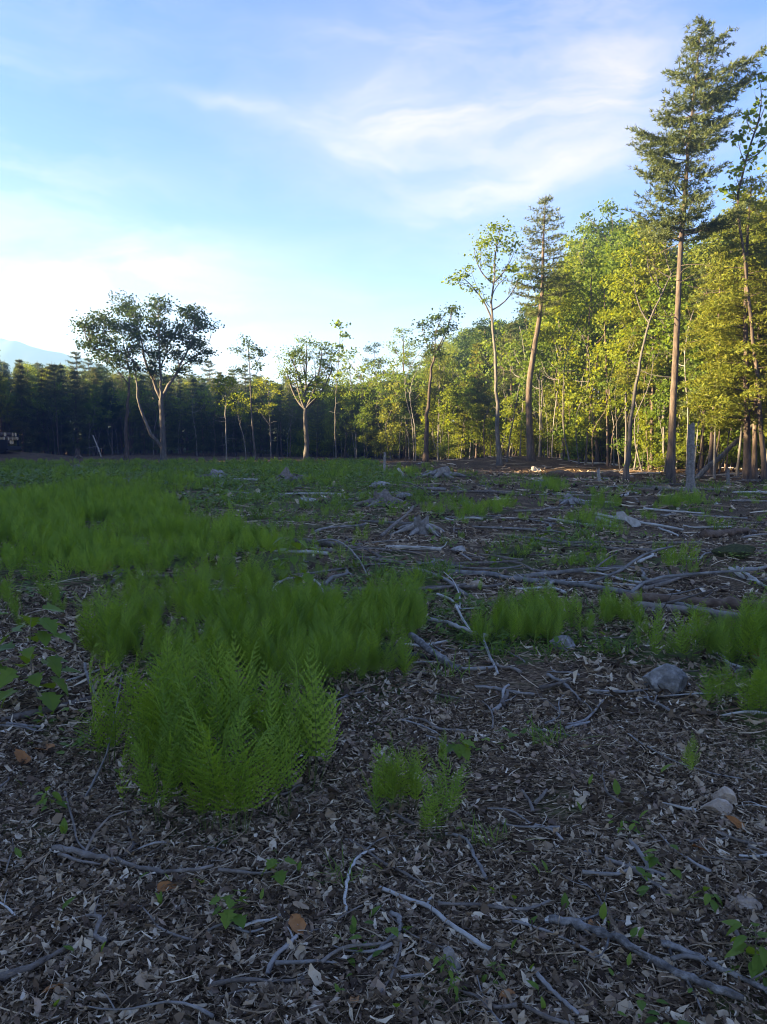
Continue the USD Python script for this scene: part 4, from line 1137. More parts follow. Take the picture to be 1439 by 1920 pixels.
def twigs(x, y, L, r, rng, lift=.02):
    n = len(x); h = rng.random(n) * 6.28
    d = np.stack([np.cos(h), np.sin(h), rng.normal(size=n) * .1], 1); s = np.stack([-np.sin(h), np.cos(h), 0 * h], 1)
    z = height(x, y) + rng.random(n) ** 2 * lift
    c = np.stack([x, y, z], 1); b = rng.normal(size=n) * .10; b2 = rng.normal(size=n) * .06
    V = []
    ring = [(0, 1), (.87, -.5), (-.87, -.5)]
    for t, k, rr in ((-.5, 0, 1.0), (-.15, 1, .95), (.2, .6, .8), (.5, -.3, .4)):
        m = c + d * (L * t)[:, None] + s * (L * (b * k + b2 * t))[:, None] + np.array([0, 0, 1.]) * (L * .05 * k * np.abs(b2))[:, None]
        for a, q in ring: V.append(m + s * (r * rr * a)[:, None] + np.array([0, 0, 1.]) * (r * rr * q + r)[:, None])
    V = np.stack(V, 1).reshape(-1, 3); k = np.arange(n)[:, None] * 12
    F = []
    for i in range(3):
        for j in range(3):
            a, b_, c_, e = i * 3 + j, i * 3 + (j + 1) % 3, (i + 1) * 3 + (j + 1) % 3, (i + 1) * 3 + j
            F += [k + [a, b_, c_], k + [a, c_, e]]
    return V, np.concatenate(F, 0)


def build_litter():
    rng = np.random.default_rng(15)

    def patchy(x, y, s=.5, lo=.36, hi=.60, seed=20):
        q = .6 * (meshkit.fbm(np.stack([x / 1.1, y / 1.1, 0 * x], -1), 2, 77) - .5) + meshkit.fbm(np.stack([x / s, y / s, 0 * x], -1), 3, seed); return q > rng.uniform(lo, hi, len(x))
    for name, mat, sets in (('leaf_litter', 'litter', ((52000, 1.6, 4.5, .006, .048), (33000, 4.5, 8.5, .012, .065), (1500, 1.6, 5, .04, .075), (26000, 8.5, 17, .035, .11), (16000, 17, 42, .08, .26))),
                            ('brown_leaf_litter', 'litter_brown', ((11000, 1.6, 4.5, .015, .055), (8000, 4.5, 8.5, .022, .07), (7000, 8.5, 17, .05, .13)))):
        mb = MB()
        for n, r0, r1, a, b in sets:
            x, y = sector(n, r0, r1, rng)
            k = patchy(x, y, .45, seed=20 if mat == 'litter' else 33); x, y = x[k], y[k]
            mb.add(*flakes(x, y, rng.uniform(0, 1, len(x)) ** 2.4 * (b - a) + a, rng, aspect=(.12, .7)))
        if mat == 'litter':                                 # fibres and slivers
            for n, r0, r1, a, b in ((34000, 1.6, 4.6, .012, .06), (26000, 4.6, 9, .03, .13)):
                x, y = sector(n, r0, r1, rng); k = patchy(x, y, .8, .25, .55, seed=51); x, y = x[k], y[k]
                mb.add(*flakes(x, y, rng.uniform(0, 1, len(x)) ** 1.5 * (b - a) + a, rng, aspect=(.05, .13), tilt=.3, lift=.018))
        tag(part('/World', name, mb.get(), mat), 'grey weathered dead leaves and bark chips covering the ground' if mat == 'litter' else 'brown curled dead leaves strewn over the ground', 'leaf litter', kind='stuff')
    mb = MB()
    for n, r0, r1, a, b, ra, rb in ((17000, 1.6, 4.5, .02, .16, .0007, .0026), (9000, 4.5, 9, .05, .32, .0014, .005), (8000, 9, 18, .12, .6, .003, .008), (5200, 18, 50, .3, 1.5, .007, .02)):
        x, y = sector(n, r0, r1, rng); k = patchy(x, y, .9, .30, .62, 41); x, y = x[k], y[k]; m = len(x)
        mb.add(*twigs(x, y, rng.random(m) ** 1.7 * (b - a) + a, rng.uniform(ra, rb, m), rng))
    tag(part('/World', 'twig_litter', mb.get(), 'litter'), 'fine dead twigs strewn through the leaf litter', 'twigs', kind='stuff')


build_litter()

# ------------------------------------------------------------------ rocks, stumps, logs, branches
def scale_at(p): return (p[1] * math.cos(PITCH) - (p[2] - CAM_H) * math.sin(PITCH)) / FPX


def lump(rng, rough=.28, flat=.6, sub=4, facets=9):
    """A weathered stone: a sphere cut by random flat faces, then roughened; half size 1."""
    m = trimesh.creation.icosphere(sub); v = np.array(m.vertices)
    for _ in range(facets):
        n = unit(rng.normal(size=3)); d = rng.uniform(.55, .85)
        over = np.maximum(v @ n - d, 0); v = v - over[:, None] * n
    v *= (1 + rough * (meshkit.fbm(v * 1.7 + rng.random(3) * 50, 3, 1) - .5) + .09 * (meshkit.fbm(v * 7 + 9, 3, 2) - .5))[:, None]
    v /= np.abs(v).max(0); v[:, 2] *= flat
    return v, np.array(m.faces)


def rock(label, px, py, wpx, hpx, mat='rock_grey', seed=0, mark=None, moss=False, name='rock', deep=.8, rz=None):
    rng = np.random.default_rng(6000 + seed)
    b = ground(px, py); s = scale_at(b); w, h = wpx * s / 2, hpx * s
    v, f = lump(rng)
    v = v / [1, 1, .6] * [w, w * deep, h * .62] + [0, w * deep * .5, h * .30]
    a = rng.uniform(-.4, .4) if rz is None else rz
    t = thing(name, label, 'rock', b, a)
    part(t, 'stone', (v, f), mat, 40)
    if moss:
        k = (v[:, 2] > np.quantile(v[:, 2], .66)) & (meshkit.fbm(v / w * 2.6 + 3, 3, 5) > .53)
        g = f[k[f].all(1)]
        if len(g) > 4:
            n = trimesh.Trimesh(v, f, process=False).vertex_normals
            used, inv = np.unique(g, return_inverse=True)
            part(t, 'moss_patch', ((v + n * .006)[used], inv.reshape(-1, 3)), 'moss', True)
    if mark: LANDMARKS.append((mark, b))


rock('big grey lichen-spotted boulder half sunk beside the right-hand fern bed', 1248, 1300, 84, 58, 'rock_grey', 33, 'the lichen-spotted boulder', False, 'boulder')
rock('rounded pale rock alone in the green left of the far clearing', 226, 906, 32, 13, 'rock_grey', 2, 'the pale lone rock')
rock('broad flat bluish-grey rock near the white upright plank', 712, 915, 46, 14, 'rock_grey', 3, 'the broad flat rock')
rock('low grey rock slab second left of the broad flat rock', 572, 941, 40, 11, 'rock_grey', 4)
rock('small light rock left of the low grey slab', 522, 932, 26, 8, 'rock_grey', 5)
rock('grey rock right of the broad flat rock by dead roots', 758, 936, 34, 14, 'rock_grey', 6)
rock('dark blue-grey boulder at the left end of the long brown log', 1022, 911, 42, 18, 'rock_grey', 7, 'the dark boulder by the log', False, 'boulder')
rock('small warm tan stone by the long fallen branch', 893, 1102, 26, 16, 'rock_tan', 8, 'the tan stone by the branch')
rock('little tan stone among ferns left of the boulder', 1212, 1178, 20, 14, 'rock_tan', 9)
rock('upper of two tan rocks on the bare litter', 1358, 1508, 46, 34, 'rock_tan', 10, 'the two tan rocks')
rock('lower flatter of two tan rocks on the bare litter', 1346, 1527, 60, 26, 'rock_tan', 11)
rock('flat reddish-brown stone sunk in the litter below the tan rocks', 1404, 1700, 52, 18, 'rock_tan', 12)
rock('small smooth pale pebble on dark soil', 1107, 1604, 24, 10, 'rock_grey', 13, None, False, 'pebble')
rock('grey stone in a low heap of stones left of centre far off', 405, 902, 30, 14, 'rock_grey', 14)
rock('second stone of the low heap far off left of centre', 425, 908, 22, 9, 'rock_grey', 15)
rock('pale stone showing through green patch in the middle distance', 860, 1034, 30, 12, 'rock_grey', 16)
rock('grey stone behind green patch near the old root stump', 878, 950, 30, 14, 'rock_grey', 17)
rock('mossy brown mound of rotten earth at the right side', 1390, 1045, 84, 26, 'moss', 18, 'the mossy brown mound', False, 'mossy_mound')
rock('little moss-brown hump before the pale stone', 980, 1045, 50, 18, 'moss', 19, None, False, 'mossy_mound')
rock('dark stone by the round clump of ferns at right', 1060, 1218, 54, 28, 'rock_grey', 20)
rock('tiny ochre stone at the right picture edge', 1425, 1590, 16, 14, 'rock_tan', 21, None, False, 'pebble')
rock('small grey stone left of the pale lone rock', 42, 918, 20, 8, 'rock_grey', 22)
rock('grey stone close before the leaning logs of the left bank', 145, 880, 34, 10, 'rock_grey', 23)


def stick_pts(pts, r, rng, n, lift=0.0):
    g = np.array([ground(*q[:2]) + [0, 0, (q[2] if len(q) > 2 else 0.0)] for q in pts])
    p = resample(g, n)
    p[:, 2] = np.maximum(p[:, 2], height(p[:, 0], p[:, 1])) + r * .7 + lift
    L = np.linalg.norm(np.diff(p, axis=0), axis=1).sum()
    p[1:-1] += rng.normal(size=(n - 2, 3)) * [1, 1, .5] * min(r * .22, L * .008)
    return p


def branch(label, pts, r0, r1=None, mat='stick_bark', name='fallen_branch', cat='branch', seed=0, forks=(), twigs_=0, mark=None, lift=.013, group=None, pale_end=False):
    """A crooked branch lying along pixels of the ground; a third number lifts a point above it. forks: further pixel lines, each a part."""
    rng = np.random.default_rng(7000 + seed); r1 = r0 * .45 if r1 is None else r1
    n = max(7, 4 * len(pts)); p = stick_pts(pts, r0, rng, n, lift); b = p[0].copy()
    t = thing(name, label, cat, b, group=group)
    rr = np.linspace(r0, r1, n) * (1 + .10 * rng.normal(size=n)); rr[rng.integers(2, n - 1)] *= 1.25
    part(t, 'stem', tube(p - b, rr, 7 if r0 > .012 else 5, rng=rng, rough=.08), mat, True)
    for q in forks:
        k = stick_pts(q, r0 * .6, rng, 7, lift) - b
        part(t, 'side_branch', tube(k, np.linspace(r0 * .6, r1 * .6, 7), 5, rng=rng, rough=.08), mat, True)
    for _ in range(twigs_):
        i = rng.integers(1, n - 1); d = unit(p[i] - p[i - 1]); a = rng.choice([-1, 1]) * rng.uniform(.5, 1.1)
        h = np.array([d[0] * math.cos(a) - d[1] * math.sin(a), d[0] * math.sin(a) + d[1] * math.cos(a), rng.uniform(-.05, .55)])
        L = rng.uniform(6, 20) * r0
        part(t, 'twig', tube(bend(p[i] - b, p[i] - b + h * L, rng, .2, 5), np.linspace(rr[i] * .45, rr[i] * .12, 5), 4), mat, True)
    if pale_end:
        d = unit(p[0] - p[1]); part(t, 'broken_end', tube([p[0] - b - d * .002, p[0] - b + d * r0 * .9], [r0 * .9, r0 * .5], 6, rng=rng, rough=.3), 'white_wood')
    if mark: LANDMARKS.append((mark, p[n // 2]))


B = branch
B('curved grey branch lying below the front fern clump', [(100, 1600), (160, 1612), (213, 1623), (290, 1643), (350, 1643), (400, 1632)], .014, .005, seed=1, twigs_=2, mark='the curved grey branch', forks=[[(110, 1610), (150, 1622), (200, 1630)]])
B('smooth grey branch entering from the left bottom edge', [(-40, 1860), (0, 1845), (60, 1822), (128, 1785)], .014, .006, seed=2)
B('thin brown stem curving down to the curved grey branch', [(122, 1490), (138, 1550), (150, 1590), (180, 1615), (215, 1628)], .006, .004, seed=3)
B('pale peeled stick in three bends with a short spur, front centre', [(709, 1670), (770, 1695), (800, 1706), (850, 1745), (920, 1790)], .0075, .009, 'white_wood', seed=4, forks=[[(802, 1706), (805, 1695), (812, 1688)]], mark='the pale bent stick')
B('hook-shaped pale stick left of the pale bent stick', [(650, 1716), (647, 1690), (652, 1655), (664, 1625), (702, 1599)], .0065, .005, 'white_wood', seed=5, mark='the hook-shaped stick')
B('thin grey wand arching above the hook-shaped stick', [(677, 1612), (692, 1595), (715, 1580), (758, 1575)], .0045, .002, seed=6)
B('brown crooked stick running beside the hook-shaped stick', [(648, 1580), (690, 1604), (725, 1628), (770, 1650), (798, 1674)], .006, .005, seed=7, twigs_=1)
B('bent grey stick right of the small separate fern', [(835, 1570), (868, 1577), (888, 1607), (912, 1657)], .007, .006, 'dead_wood', seed=8)
B('short crooked stick with elbow below the hook-shaped stick', [(734, 1720), (752, 1745), (738, 1762), (715, 1785), (688, 1812)], .009, .005, 'dead_wood', seed=9)
B('thin upright-pointing grey twig below the elbow stick', [(752, 1775), (745, 1810), (730, 1845), (712, 1872)], .0055, .004, seed=10)
B('long knobbly birch branch crossing the lower right corner', [(1030, 1735), (1070, 1742), (1110, 1755), (1165, 1775), (1220, 1810), (1290, 1845), (1395, 1885)], .015, .010, 'bark_birch', seed=11, twigs_=4, mark='the long birch branch', pale_end=True)
B('second birch branch lying parallel above the long one', [(1240, 1780), (1300, 1800), (1345, 1825), (1400, 1850), (1470, 1885)], .012, .008, 'bark_birch', seed=12, twigs_=3)
B('thin pale shoot under the long birch branch', [(962, 1735), (1020, 1752), (1080, 1778), (1145, 1815)], .006, .003, 'dead_wood', seed=13)
B('straight stick running out of the bottom picture edge', [(1005, 1832), (1040, 1872), (1085, 1912)], .008, .006, 'dead_wood', seed=14)
B('split grey stick pointing to the pebble on dark soil', [(1182, 1583), (1205, 1615), (1225, 1648)], .009, .007, 'dead_wood', seed=15)
B('bent dark stick crossing below the split grey stick', [(1128, 1618), (1180, 1635), (1212, 1655), (1255, 1685)], .010, .007, seed=16)
B('brown stick at right edge below the two tan rocks', [(1345, 1568), (1390, 1585), (1440, 1600)], .008, .005, seed=17)
B('thin straight twig under the stick at the right edge', [(1318, 1613), (1370, 1618), (1425, 1618)], .005, .003, seed=18)
B('straight pale stick on brown leaves in the middle', [(890, 1293), (950, 1300), (1003, 1307)], .011, .009, 'dead_wood', seed=19, mark='the straight pale stick')
B('pale stick angling down toward the boulder', [(1028, 1270), (1060, 1290), (1088, 1318)], .013, .008, 'dead_wood', seed=20)
B('weathered stick lying level at the foot of the boulder', [(1105, 1300), (1160, 1302), (1215, 1298)], .011, .008, 'dead_wood', seed=21, forks=[[(1120, 1304), (1150, 1309)]])
B('short thin stick level on litter below the straight pale one', [(995, 1373), (1040, 1378), (1072, 1387)], .008, .005, 'dead_wood', seed=22)
B('small wedge-like pale stick right of the short thin stick', [(1062, 1371), (1106, 1359)], .011, .007, 'dead_wood', seed=23)
B('long thin dead stalk slanting across the bare litter', [(1178, 1380), (1240, 1420), (1300, 1445), (1392, 1466)], .005, .003, 'dead_wood', seed=24)
B('pale twig curving beside the middle fern bed', [(752, 1355), (790, 1365), (828, 1385)], .007, .004, 'dead_wood', seed=25)
B('short pale twig under the curving pale twig', [(800, 1385), (828, 1394), (845, 1420)], .006, .004, 'dead_wood', seed=26)
B('main stem of the tangled bleached branch in the middle', [(800, 1166), (840, 1180, .03), (872, 1200, .06), (915, 1210, .05)], .022, .014, 'white_wood', seed=27, forks=[[(905, 1208, .05), (920, 1240), (934, 1268)], [(855, 1160, .1), (866, 1182, .1), (882, 1200, .06)]], mark='the tangled bleached branch')
B('zigzag bleached stick resting above the tangled branch', [(820, 1128, .06), (852, 1142, .05), (866, 1154, .04), (890, 1150, .03)], .013, .007, 'white_wood', seed=28, forks=[[(862, 1152, .04), (861, 1135, .1), (848, 1115, .16), (832, 1110, .2)]])
B('slim straight stick right of the tangled bleached branch', [(862, 1214), (920, 1220), (985, 1246)], .009, .006, 'dead_wood', seed=29)
B('long fallen trunk-like branch across the right middle ground', [(840, 1077), (905, 1080), (960, 1090), (1050, 1098), (1110, 1106), (1180, 1118), (1250, 1132), (1320, 1150), (1410, 1166)], .034, .022, 'bark_pale', seed=30, twigs_=7, mark='the long fallen branch', forks=[[(1090, 1102), (1150, 1100, .12), (1210, 1082, .25), (1260, 1075, .3)], [(1180, 1118), (1230, 1105, .1), (1300, 1100, .12), (1420, 1088, .1)]])
B('dark half-rotten log beside the thick end of the long fallen branch', [(1170, 1128), (1250, 1135), (1330, 1140), (1450, 1150)], .055, .05, 'rotten_wood', 'fallen_log', 'log', seed=31)
B('second dark log under the long fallen branch', [(1190, 1143), (1290, 1152), (1400, 1168)], .04, .03, 'stick_bark', 'fallen_log', 'log', seed=32, twigs_=3)
B('dark thick branch at left foot of the maple seedling', [(5, 1358), (60, 1346), (110, 1334), (175, 1316)], .021, .016, seed=33, mark='the dark left branch')
B('crooked grey stick leaning by the front clump top left', [(160, 1262, .05), (170, 1300, .04), (196, 1338)], .010, .007, 'dead_wood', seed=34)
B('short pale stick under the dark left branch', [(12, 1362), (45, 1366), (76, 1368)], .010, .008, 'dead_wood', seed=35)
B('thin stick leaning into the left side of the front clump', [(160, 1500), (195, 1462, .08), (222, 1400, .22), (232, 1358, .30)], .006, .004, 'dead_wood', seed=36)
B('dark crooked branch standing up from slash near the old root stump', [(715, 1008), (745, 992, .1), (775, 970, .2)], .03, .018, seed=37)
B('long dark pole lying flat behind the green patches', [(838, 973), (930, 975), (1035, 979)], .03, .022, seed=38, mark='the long dark pole')
B('bright white stick with a broad pale slab beside it', [(1118, 972, .05), (1160, 982, .06), (1220, 990, .04), (1282, 997)], .035, .022, 'white_wood', seed=39, mark='the bright white stick', forks=[[(1235, 992), (1262, 1002), (1272, 1008)]])
B('short thick white branch end left of the bright white stick', [(1120, 974), (1150, 985)], .04, .035, 'white_wood', seed=40)
B('long pale stick lying level at right before the snag', [(1208, 956), (1250, 960), (1322, 965)], .028, .02, 'white_wood', seed=41)
B('pale pole at the right edge below the wood', [(1370, 941), (1445, 942)], .025, .02, 'dead_wood', seed=42)
B('long brown log lying at the edge of the right wood', [(1030, 897), (1090, 897), (1160, 896)], .17, .15, 'rotten_wood', 'fallen_log', 'log', seed=43, mark='the long brown log')
B('grey log among ferns left of centre', [(235, 940), (280, 939), (322, 937)], .06, .05, 'dead_wood', 'fallen_log', 'log', seed=44, mark='the grey log in ferns')
B('dark bowed branch behind the grey log in ferns', [(262, 915), (300, 911, .05), (345, 917)], .04, .03, seed=45)
B('small dark log in the left fern carpet', [(190, 1014), (236, 1013)], .045, .045, 'stick_bark', 'fallen_log', 'log', seed=46)
B('flat dark slab of wood in the middle ground left of the root stump', [(552, 1020), (590, 1023), (640, 1028)], .05, .04, 'stick_bark', seed=47)
B('long arched bare stem over the dark slab', [(585, 1022), (640, 1040, .15), (670, 1062, .1), (690, 1085)], .014, .008, 'dead_wood', seed=48)
B('curved pale stem arching at the top of the long fern bed', [(510, 1112), (535, 1103, .08), (570, 1102, .1), (608, 1114)], .014, .01, 'white_wood', seed=49)
B('dead branch lying among left ferns by the red leaf', [(195, 1082), (220, 1078), (240, 1075)], .03, .03, 'dead_wood', seed=50)
B('rusty orange rotten log at the right edge', [(1320, 1010), (1360, 1006), (1402, 1000)], .07, .05, 'rotten_wood', 'fallen_log', 'log', seed=51)
B('bleached stick slanting down at right edge', [(1382, 1070), (1405, 1086), (1428, 1100)], .03, .02, 'white_wood', seed=52)
B('pale stick level in ferns behind the boulder', [(1285, 1195), (1325, 1190), (1352, 1193)], .018, .014, 'dead_wood', seed=53)
B('stick lying beside the boulder among ferns at the right', [(1362, 1252), (1395, 1262)], .014, .01, 'dead_wood', seed=54)
def leaning(label, base, pts, r0, r1, mat, seed, toward=0.0, snags=2, mark=None):
    """A dead stem leaning up through pixels of the photograph, each step TOWARD metres further off."""
    rng = np.random.default_rng(7300 + seed); b, tr = stem(base, pts, toward)
    p = resample(tr, 12); p[0, 2] -= .12; p[1:-1] += rng.normal(size=(10, 3)) * r0 * .15
    t = thing('leaning_dead_trunk', label, 'dead trunk', b)
    part(t, 'trunk', tube(p, np.linspace(r0, r1, 12), 9, rng=rng, rough=.09), mat, True)
    for _ in range(snags):
        i = rng.integers(3, 11); d = unit(rng.normal(size=3) + [0, 0, .3]) * rng.uniform(.4, 1.3)
        part(t, 'bare_branch', tube(bend(p[i], p[i] + d, rng, .2, 5), np.linspace(r1 * .35, r1 * .1, 5), 4), mat, True)
    if mark: LANDMARKS.append((mark, b))


leaning('leaning dead trunk propped up to the right from beside the stout broken snag', (1303, 897), [(1340, 866), (1378, 832), (1410, 800), (1446, 760)], .12, .08, 'bark_grey', 55, .25, 3, 'the propped dead trunk')
leaning('thin pale stem leaning right behind the tallest pine, lit orange', (1268, 880), [(1280, 800), (1298, 720), (1318, 636)], .06, .02, 'bark_pale', 56, .4, 2)
leaning('white leaning pole crossing another before the left wood', (190, 856), [(182, 836), (174, 816)], .07, .05, 'white_wood', 57)
leaning('second pale leaning pole crossing the white one before the left wood', (176, 854), [(184, 826), (192, 794)], .05, .03, 'bark_pale', 59)
leaning('fallen slanting sapling left in the dark wood edge', (128, 850), [(108, 836), (85, 820), (62, 806)], .07, .03, 'bark_grey', 58, .2, 6)
leaning('thin grey stem leaning left between the airy oak and the curved pine', (951, 866), [(957, 820), (966, 770), (975, 720)], .05, .02, 'bark_grey', 61)
leaning('straight thin stem leaning right by the crooked bare-stemmed tree', (1098, 872), [(1104, 800), (1112, 730), (1122, 660)], .05, .02, 'bark_brown', 62)


def plank(label, px, py, wpx, hpx, tilt, mat='white_wood', seed=0, name='wood_slab'):
    rng = np.random.default_rng(7500 + seed); b = ground(px, py); s = scale_at(b)
    L, w = max(wpx, hpx) * s, min(wpx, hpx) * s
    xs = np.linspace(-.5, .5, 6); top = w / 2 * (1 + .25 * rng.normal(size=6)); bot = -w / 2 * (1 + .25 * rng.normal(size=6))
    top[[0, -1]] *= .4
    out = np.r_[np.c_[xs * L, top], np.c_[xs[::-1] * L, bot[::-1]]]
    m = trimesh.creation.extrude_polygon(shapely.Polygon(out).buffer(0), w * .22, engine='earcut')
    v = np.array(m.vertices); v[:, 2] += w * .08 * np.sin(v[:, 0] / L * 7)
    x, y, z = v.T
    a = tilt; v = np.stack([x * math.cos(a) - y * math.sin(a) * .75, z + y * .25 + .02, x * math.sin(a) + y * math.cos(a) * .75], 1)
    v[:, 2] -= v[:, 2].min() + .02
    t = thing(name, label, 'wood', b); part(t, 'slab', (v, np.array(m.faces)), mat)
    g = [tube(np.array([[-.45 * L, u * w, 0], [.4 * L, u * w * .8, 0]]) @ np.array([[math.cos(a), 0, math.sin(a)], [-math.sin(a) * .75, .25, math.cos(a) * .75], [0, 1, 0]]) + [0, -.004, 0], [.004, .002], 3) for u in (-.15, .2)]
    mb = MB()
    for q in g:
        q[0][:, 2] += 0.02 - min(0, (np.array([-.45 * L, 0, 0])[0]) * math.sin(a))
        mb.add(*q)
    part(t, 'splinter', mb.get(), 'dead_wood')


plank('broad pale split slab leaning beside the bright white stick', 1180, 988, 50, 20, -.45, seed=1)
plank('white upright plank of split wood near the broad flat rock', 752, 893, 18, 7, -1.0, seed=2)
plank('white chunk of split wood beside the dark boulder by the log', 1006, 884, 18, 9, -.3, seed=3)
plank('splintered grey slab standing in the litter right of the pale bent stick', 852, 1830, 62, 20, -1.15, 'dead_wood', 4)
plank('pale curled bark strip below the pale bent stick', 775, 1842, 52, 10, .15, 'dead_wood', 5, 'bark_strip')
plank('bleached split piece of wood at the right edge by the mossy mound', 1385, 1085, 40, 10, -.6, 'white_wood', 6)


def stump(label, px, py, wpx, hpx, seed, mark=None, mat='dead_wood', roots=7, name='root_stump'):
    rng = np.random.default_rng(7700 + seed); b = ground(px, py); s = scale_at(b); w, h = wpx * s / 2, hpx * s
    t = thing(name, label, 'stump', b)
    k = 6; p = np.c_[rng.normal(size=k) * w * .06, rng.normal(size=k) * w * .06, np.linspace(-.08, h, k)]
    v, f = tube(p, w * np.array([1.15, .9, .74, .68, .66, .62]), 14, rng=rng, rough=.14)
    ring = slice((k - 1) * 14, k * 14); v[ring, 2] += rng.uniform(-.4, .25, 14) * h * .7; v[-1, 2] -= h * .35
    part(t, 'trunk', (v, f), mat, 40)
    for i in range(roots):
        a = i * 6.28 / roots + rng.uniform(-.3, .3); d = np.array([math.sin(a), math.cos(a), 0]); L = rng.uniform(1.0, 2.2) * w
        q = [d * w * .55 + [0, 0, h * rng.uniform(.25, .6)], d * (w * .8 + L * .4) + [0, 0, h * rng.uniform(.05, .5)], d * (w + L) + [rng.normal() * .1 * w, 0, -.03]]
        part(t, 'root', tube(resample(q, 7), np.linspace(w * .26, w * .06, 7), 6, rng=rng, rough=.12), mat, True)
    if mark: LANDMARKS.append((mark, b))


stump('old grey stump with claw-like roots in the middle ground', 790, 1000, 44, 30, 1, 'the old root stump')
stump('dark upturned root mass behind the old root stump', 718, 950, 50, 26, 2, 'the dark root mass', 'stick_bark', 9)
stump('spread grey root plate near the white upright plank', 828, 893, 44, 14, 3, None, 'dead_wood', 10)
stump('low dark root stump left of centre far off', 545, 905, 50, 16, 4, None, 'stick_bark', 9)
stump('black charred-looking stump with peeling birch log by the fern bed', 725, 1240, 66, 26, 5, 'the black stump', 'charred_wood', 5)
stump('weathered root stump at far left of centre by two stones', 408, 897, 36, 14, 6, None, 'dead_wood', 9)
stump('pale knotted root knob right of the curved pine in the slash', 1068, 945, 34, 14, 7, None, 'dead_wood', 8)
B('peeling dark birch log sloping down from the black stump', [(770, 1222, .10), (800, 1236, .06), (835, 1252, .02), (862, 1262)], .028, .024, 'bark_birch', 'fallen_log', 'log', seed=60)


# ------------------------------------------------------------------ more sticks lying about, each by itself
def more_sticks():
    rng = np.random.default_rng(21); items = []
    bands = [(46, 1380, 1915, .10, .42, .0035, .009), (52, 1120, 1380, .22, .8, .006, .015), (90, 930, 1120, .5, 1.8, .012, .032), (52, 868, 930, 1.0, 3.2, .02, .06)]
    for n, y0, y1, a, b_, ra, rb in bands:
        for _ in range(n):
            px = rng.uniform(-20, 1460)
            py = rng.uniform(y0, y1)
            if y0 < 1380 and px < 560 and rng.random() < .7: px = rng.uniform(560, 1460)
            items.append((px, py, rng.uniform(a, b_), rng.uniform(ra, rb), rng.random() * PI))
    looks, meshes = [], []
    for px, py, L, r, h in items:
        c = ground(px, py); d = np.array([math.cos(h), math.sin(h) * .8])
        pts = np.array([[c[0] + d[0] * L * u, c[1] + d[1] * L * u] for u in (-.5, -.15, .2, .5)]); off = np.array([-d[1], d[0]])
        pts[1] += off * L * rng.normal() * .07; pts[2] += off * L * rng.normal() * .07
        p = np.c_[pts, height(pts[:, 0], pts[:, 1]) + r * .8 + rng.uniform(.004, .025, 4)]; p = resample(p, 9)
        m = MB().add(*tube(p - c, np.linspace(r, r * rng.uniform(.35, .8), 9) * (1 + .1 * rng.normal(size=9)), 6, rng=rng, rough=.1))
        side = []
        for _ in range(rng.integers(0, 3)):
            i = rng.integers(2, 8); a = rng.choice([-1, 1]) * rng.uniform(.5, 1.0); q = unit(p[i] - p[i - 1])
            e = np.array([q[0] * math.cos(a) - q[1] * math.sin(a), q[0] * math.sin(a) + q[1] * math.cos(a), rng.uniform(0, .35)]) * L * rng.uniform(.12, .4)
            side.append(tube(bend(p[i] - c, p[i] - c + e, rng, .2, 5), np.linspace(r * .5, r * .15, 5), 4))
        mat = ['stick_bark', 'dead_wood', 'stick_bark', 'dead_wood', 'white_wood'][rng.integers(5)]
        tone = {'stick_bark': 'brown', 'dead_wood': 'grey', 'white_wood': 'bleached'}[mat]
        size = 'thin' if r < .007 else 'thick' if r > .03 else 'slim'
        looks.append((f'{size} {tone} {"forked" if side else "bare"} stick', c)); meshes.append((c, m, side, mat))
    labels = name_by_landmark(looks, LANDMARKS)
    for (c, m, side, mat), lab, lk in zip(meshes, labels, looks):
        t = thing('stick', lab or lk[0] + ' lying loose on the ground', 'stick', c, group='loose sticks')
        part(t, 'stem', m.get(), mat, True)
        for q in side: part(t, 'twig', q, mat, True)


more_sticks()


# ------------------------------------------------------------------ seedlings and broad leaves
def leafy_plant(label, base, top, n, size_px, seed, lobed=True, mat='herb_leaf', name='maple_seedling', cat='seedling', spread=.6, low=.25, mark=None, group=None):
    rng = np.random.default_rng(8000 + seed); b = ground(*base); s = scale_at(b)
    tp = at_depth(top[0], top[1], b[1]) - b; H = np.linalg.norm(tp); size = size_px * s
    t = thing(name, label, cat, b, group=group)
    st = resample([np.zeros(3) - [0, 0, .02], tp * .5 + rng.normal(size=3) * H * .05, tp], 8)
    part(t, 'stalk', tube(st, np.linspace(max(.0016, H * .008), .0009, 8), 5), 'stick_bark', True)
    for i in range(n):
        u = low + (1 - low) * (i + .5) / n; p = np.array([np.interp(u, np.linspace(0, 1, 8), st[:, k]) for k in range(3)])
        a = i * 2.4 + rng.normal() * .3; d = np.array([math.sin(a), math.cos(a), rng.uniform(.05, .5)]); l = size * spread * rng.uniform(.5, 1.4) * (1.15 - .5 * u)
        q = p + d * l; L = size * rng.uniform(.7, 1.15)
        lf = place(broad_leaf(L, L * (.62 if lobed else .30), .2, rng.uniform(.1, .4), 9 if lobed else 6, MAPLE if lobed else None), q, -a, rng.uniform(-.75, .1), rng.normal() * .2)
        g = part(t, 'leaf', lf, mat)
        part(g, 'leaf_stalk', tube(bend(p, q, rng, .1, 4), [.0012, .001, .0009, .0008], 3, cap=False), 'fern_stipe')
    if mark: LANDMARKS.append((mark, b))


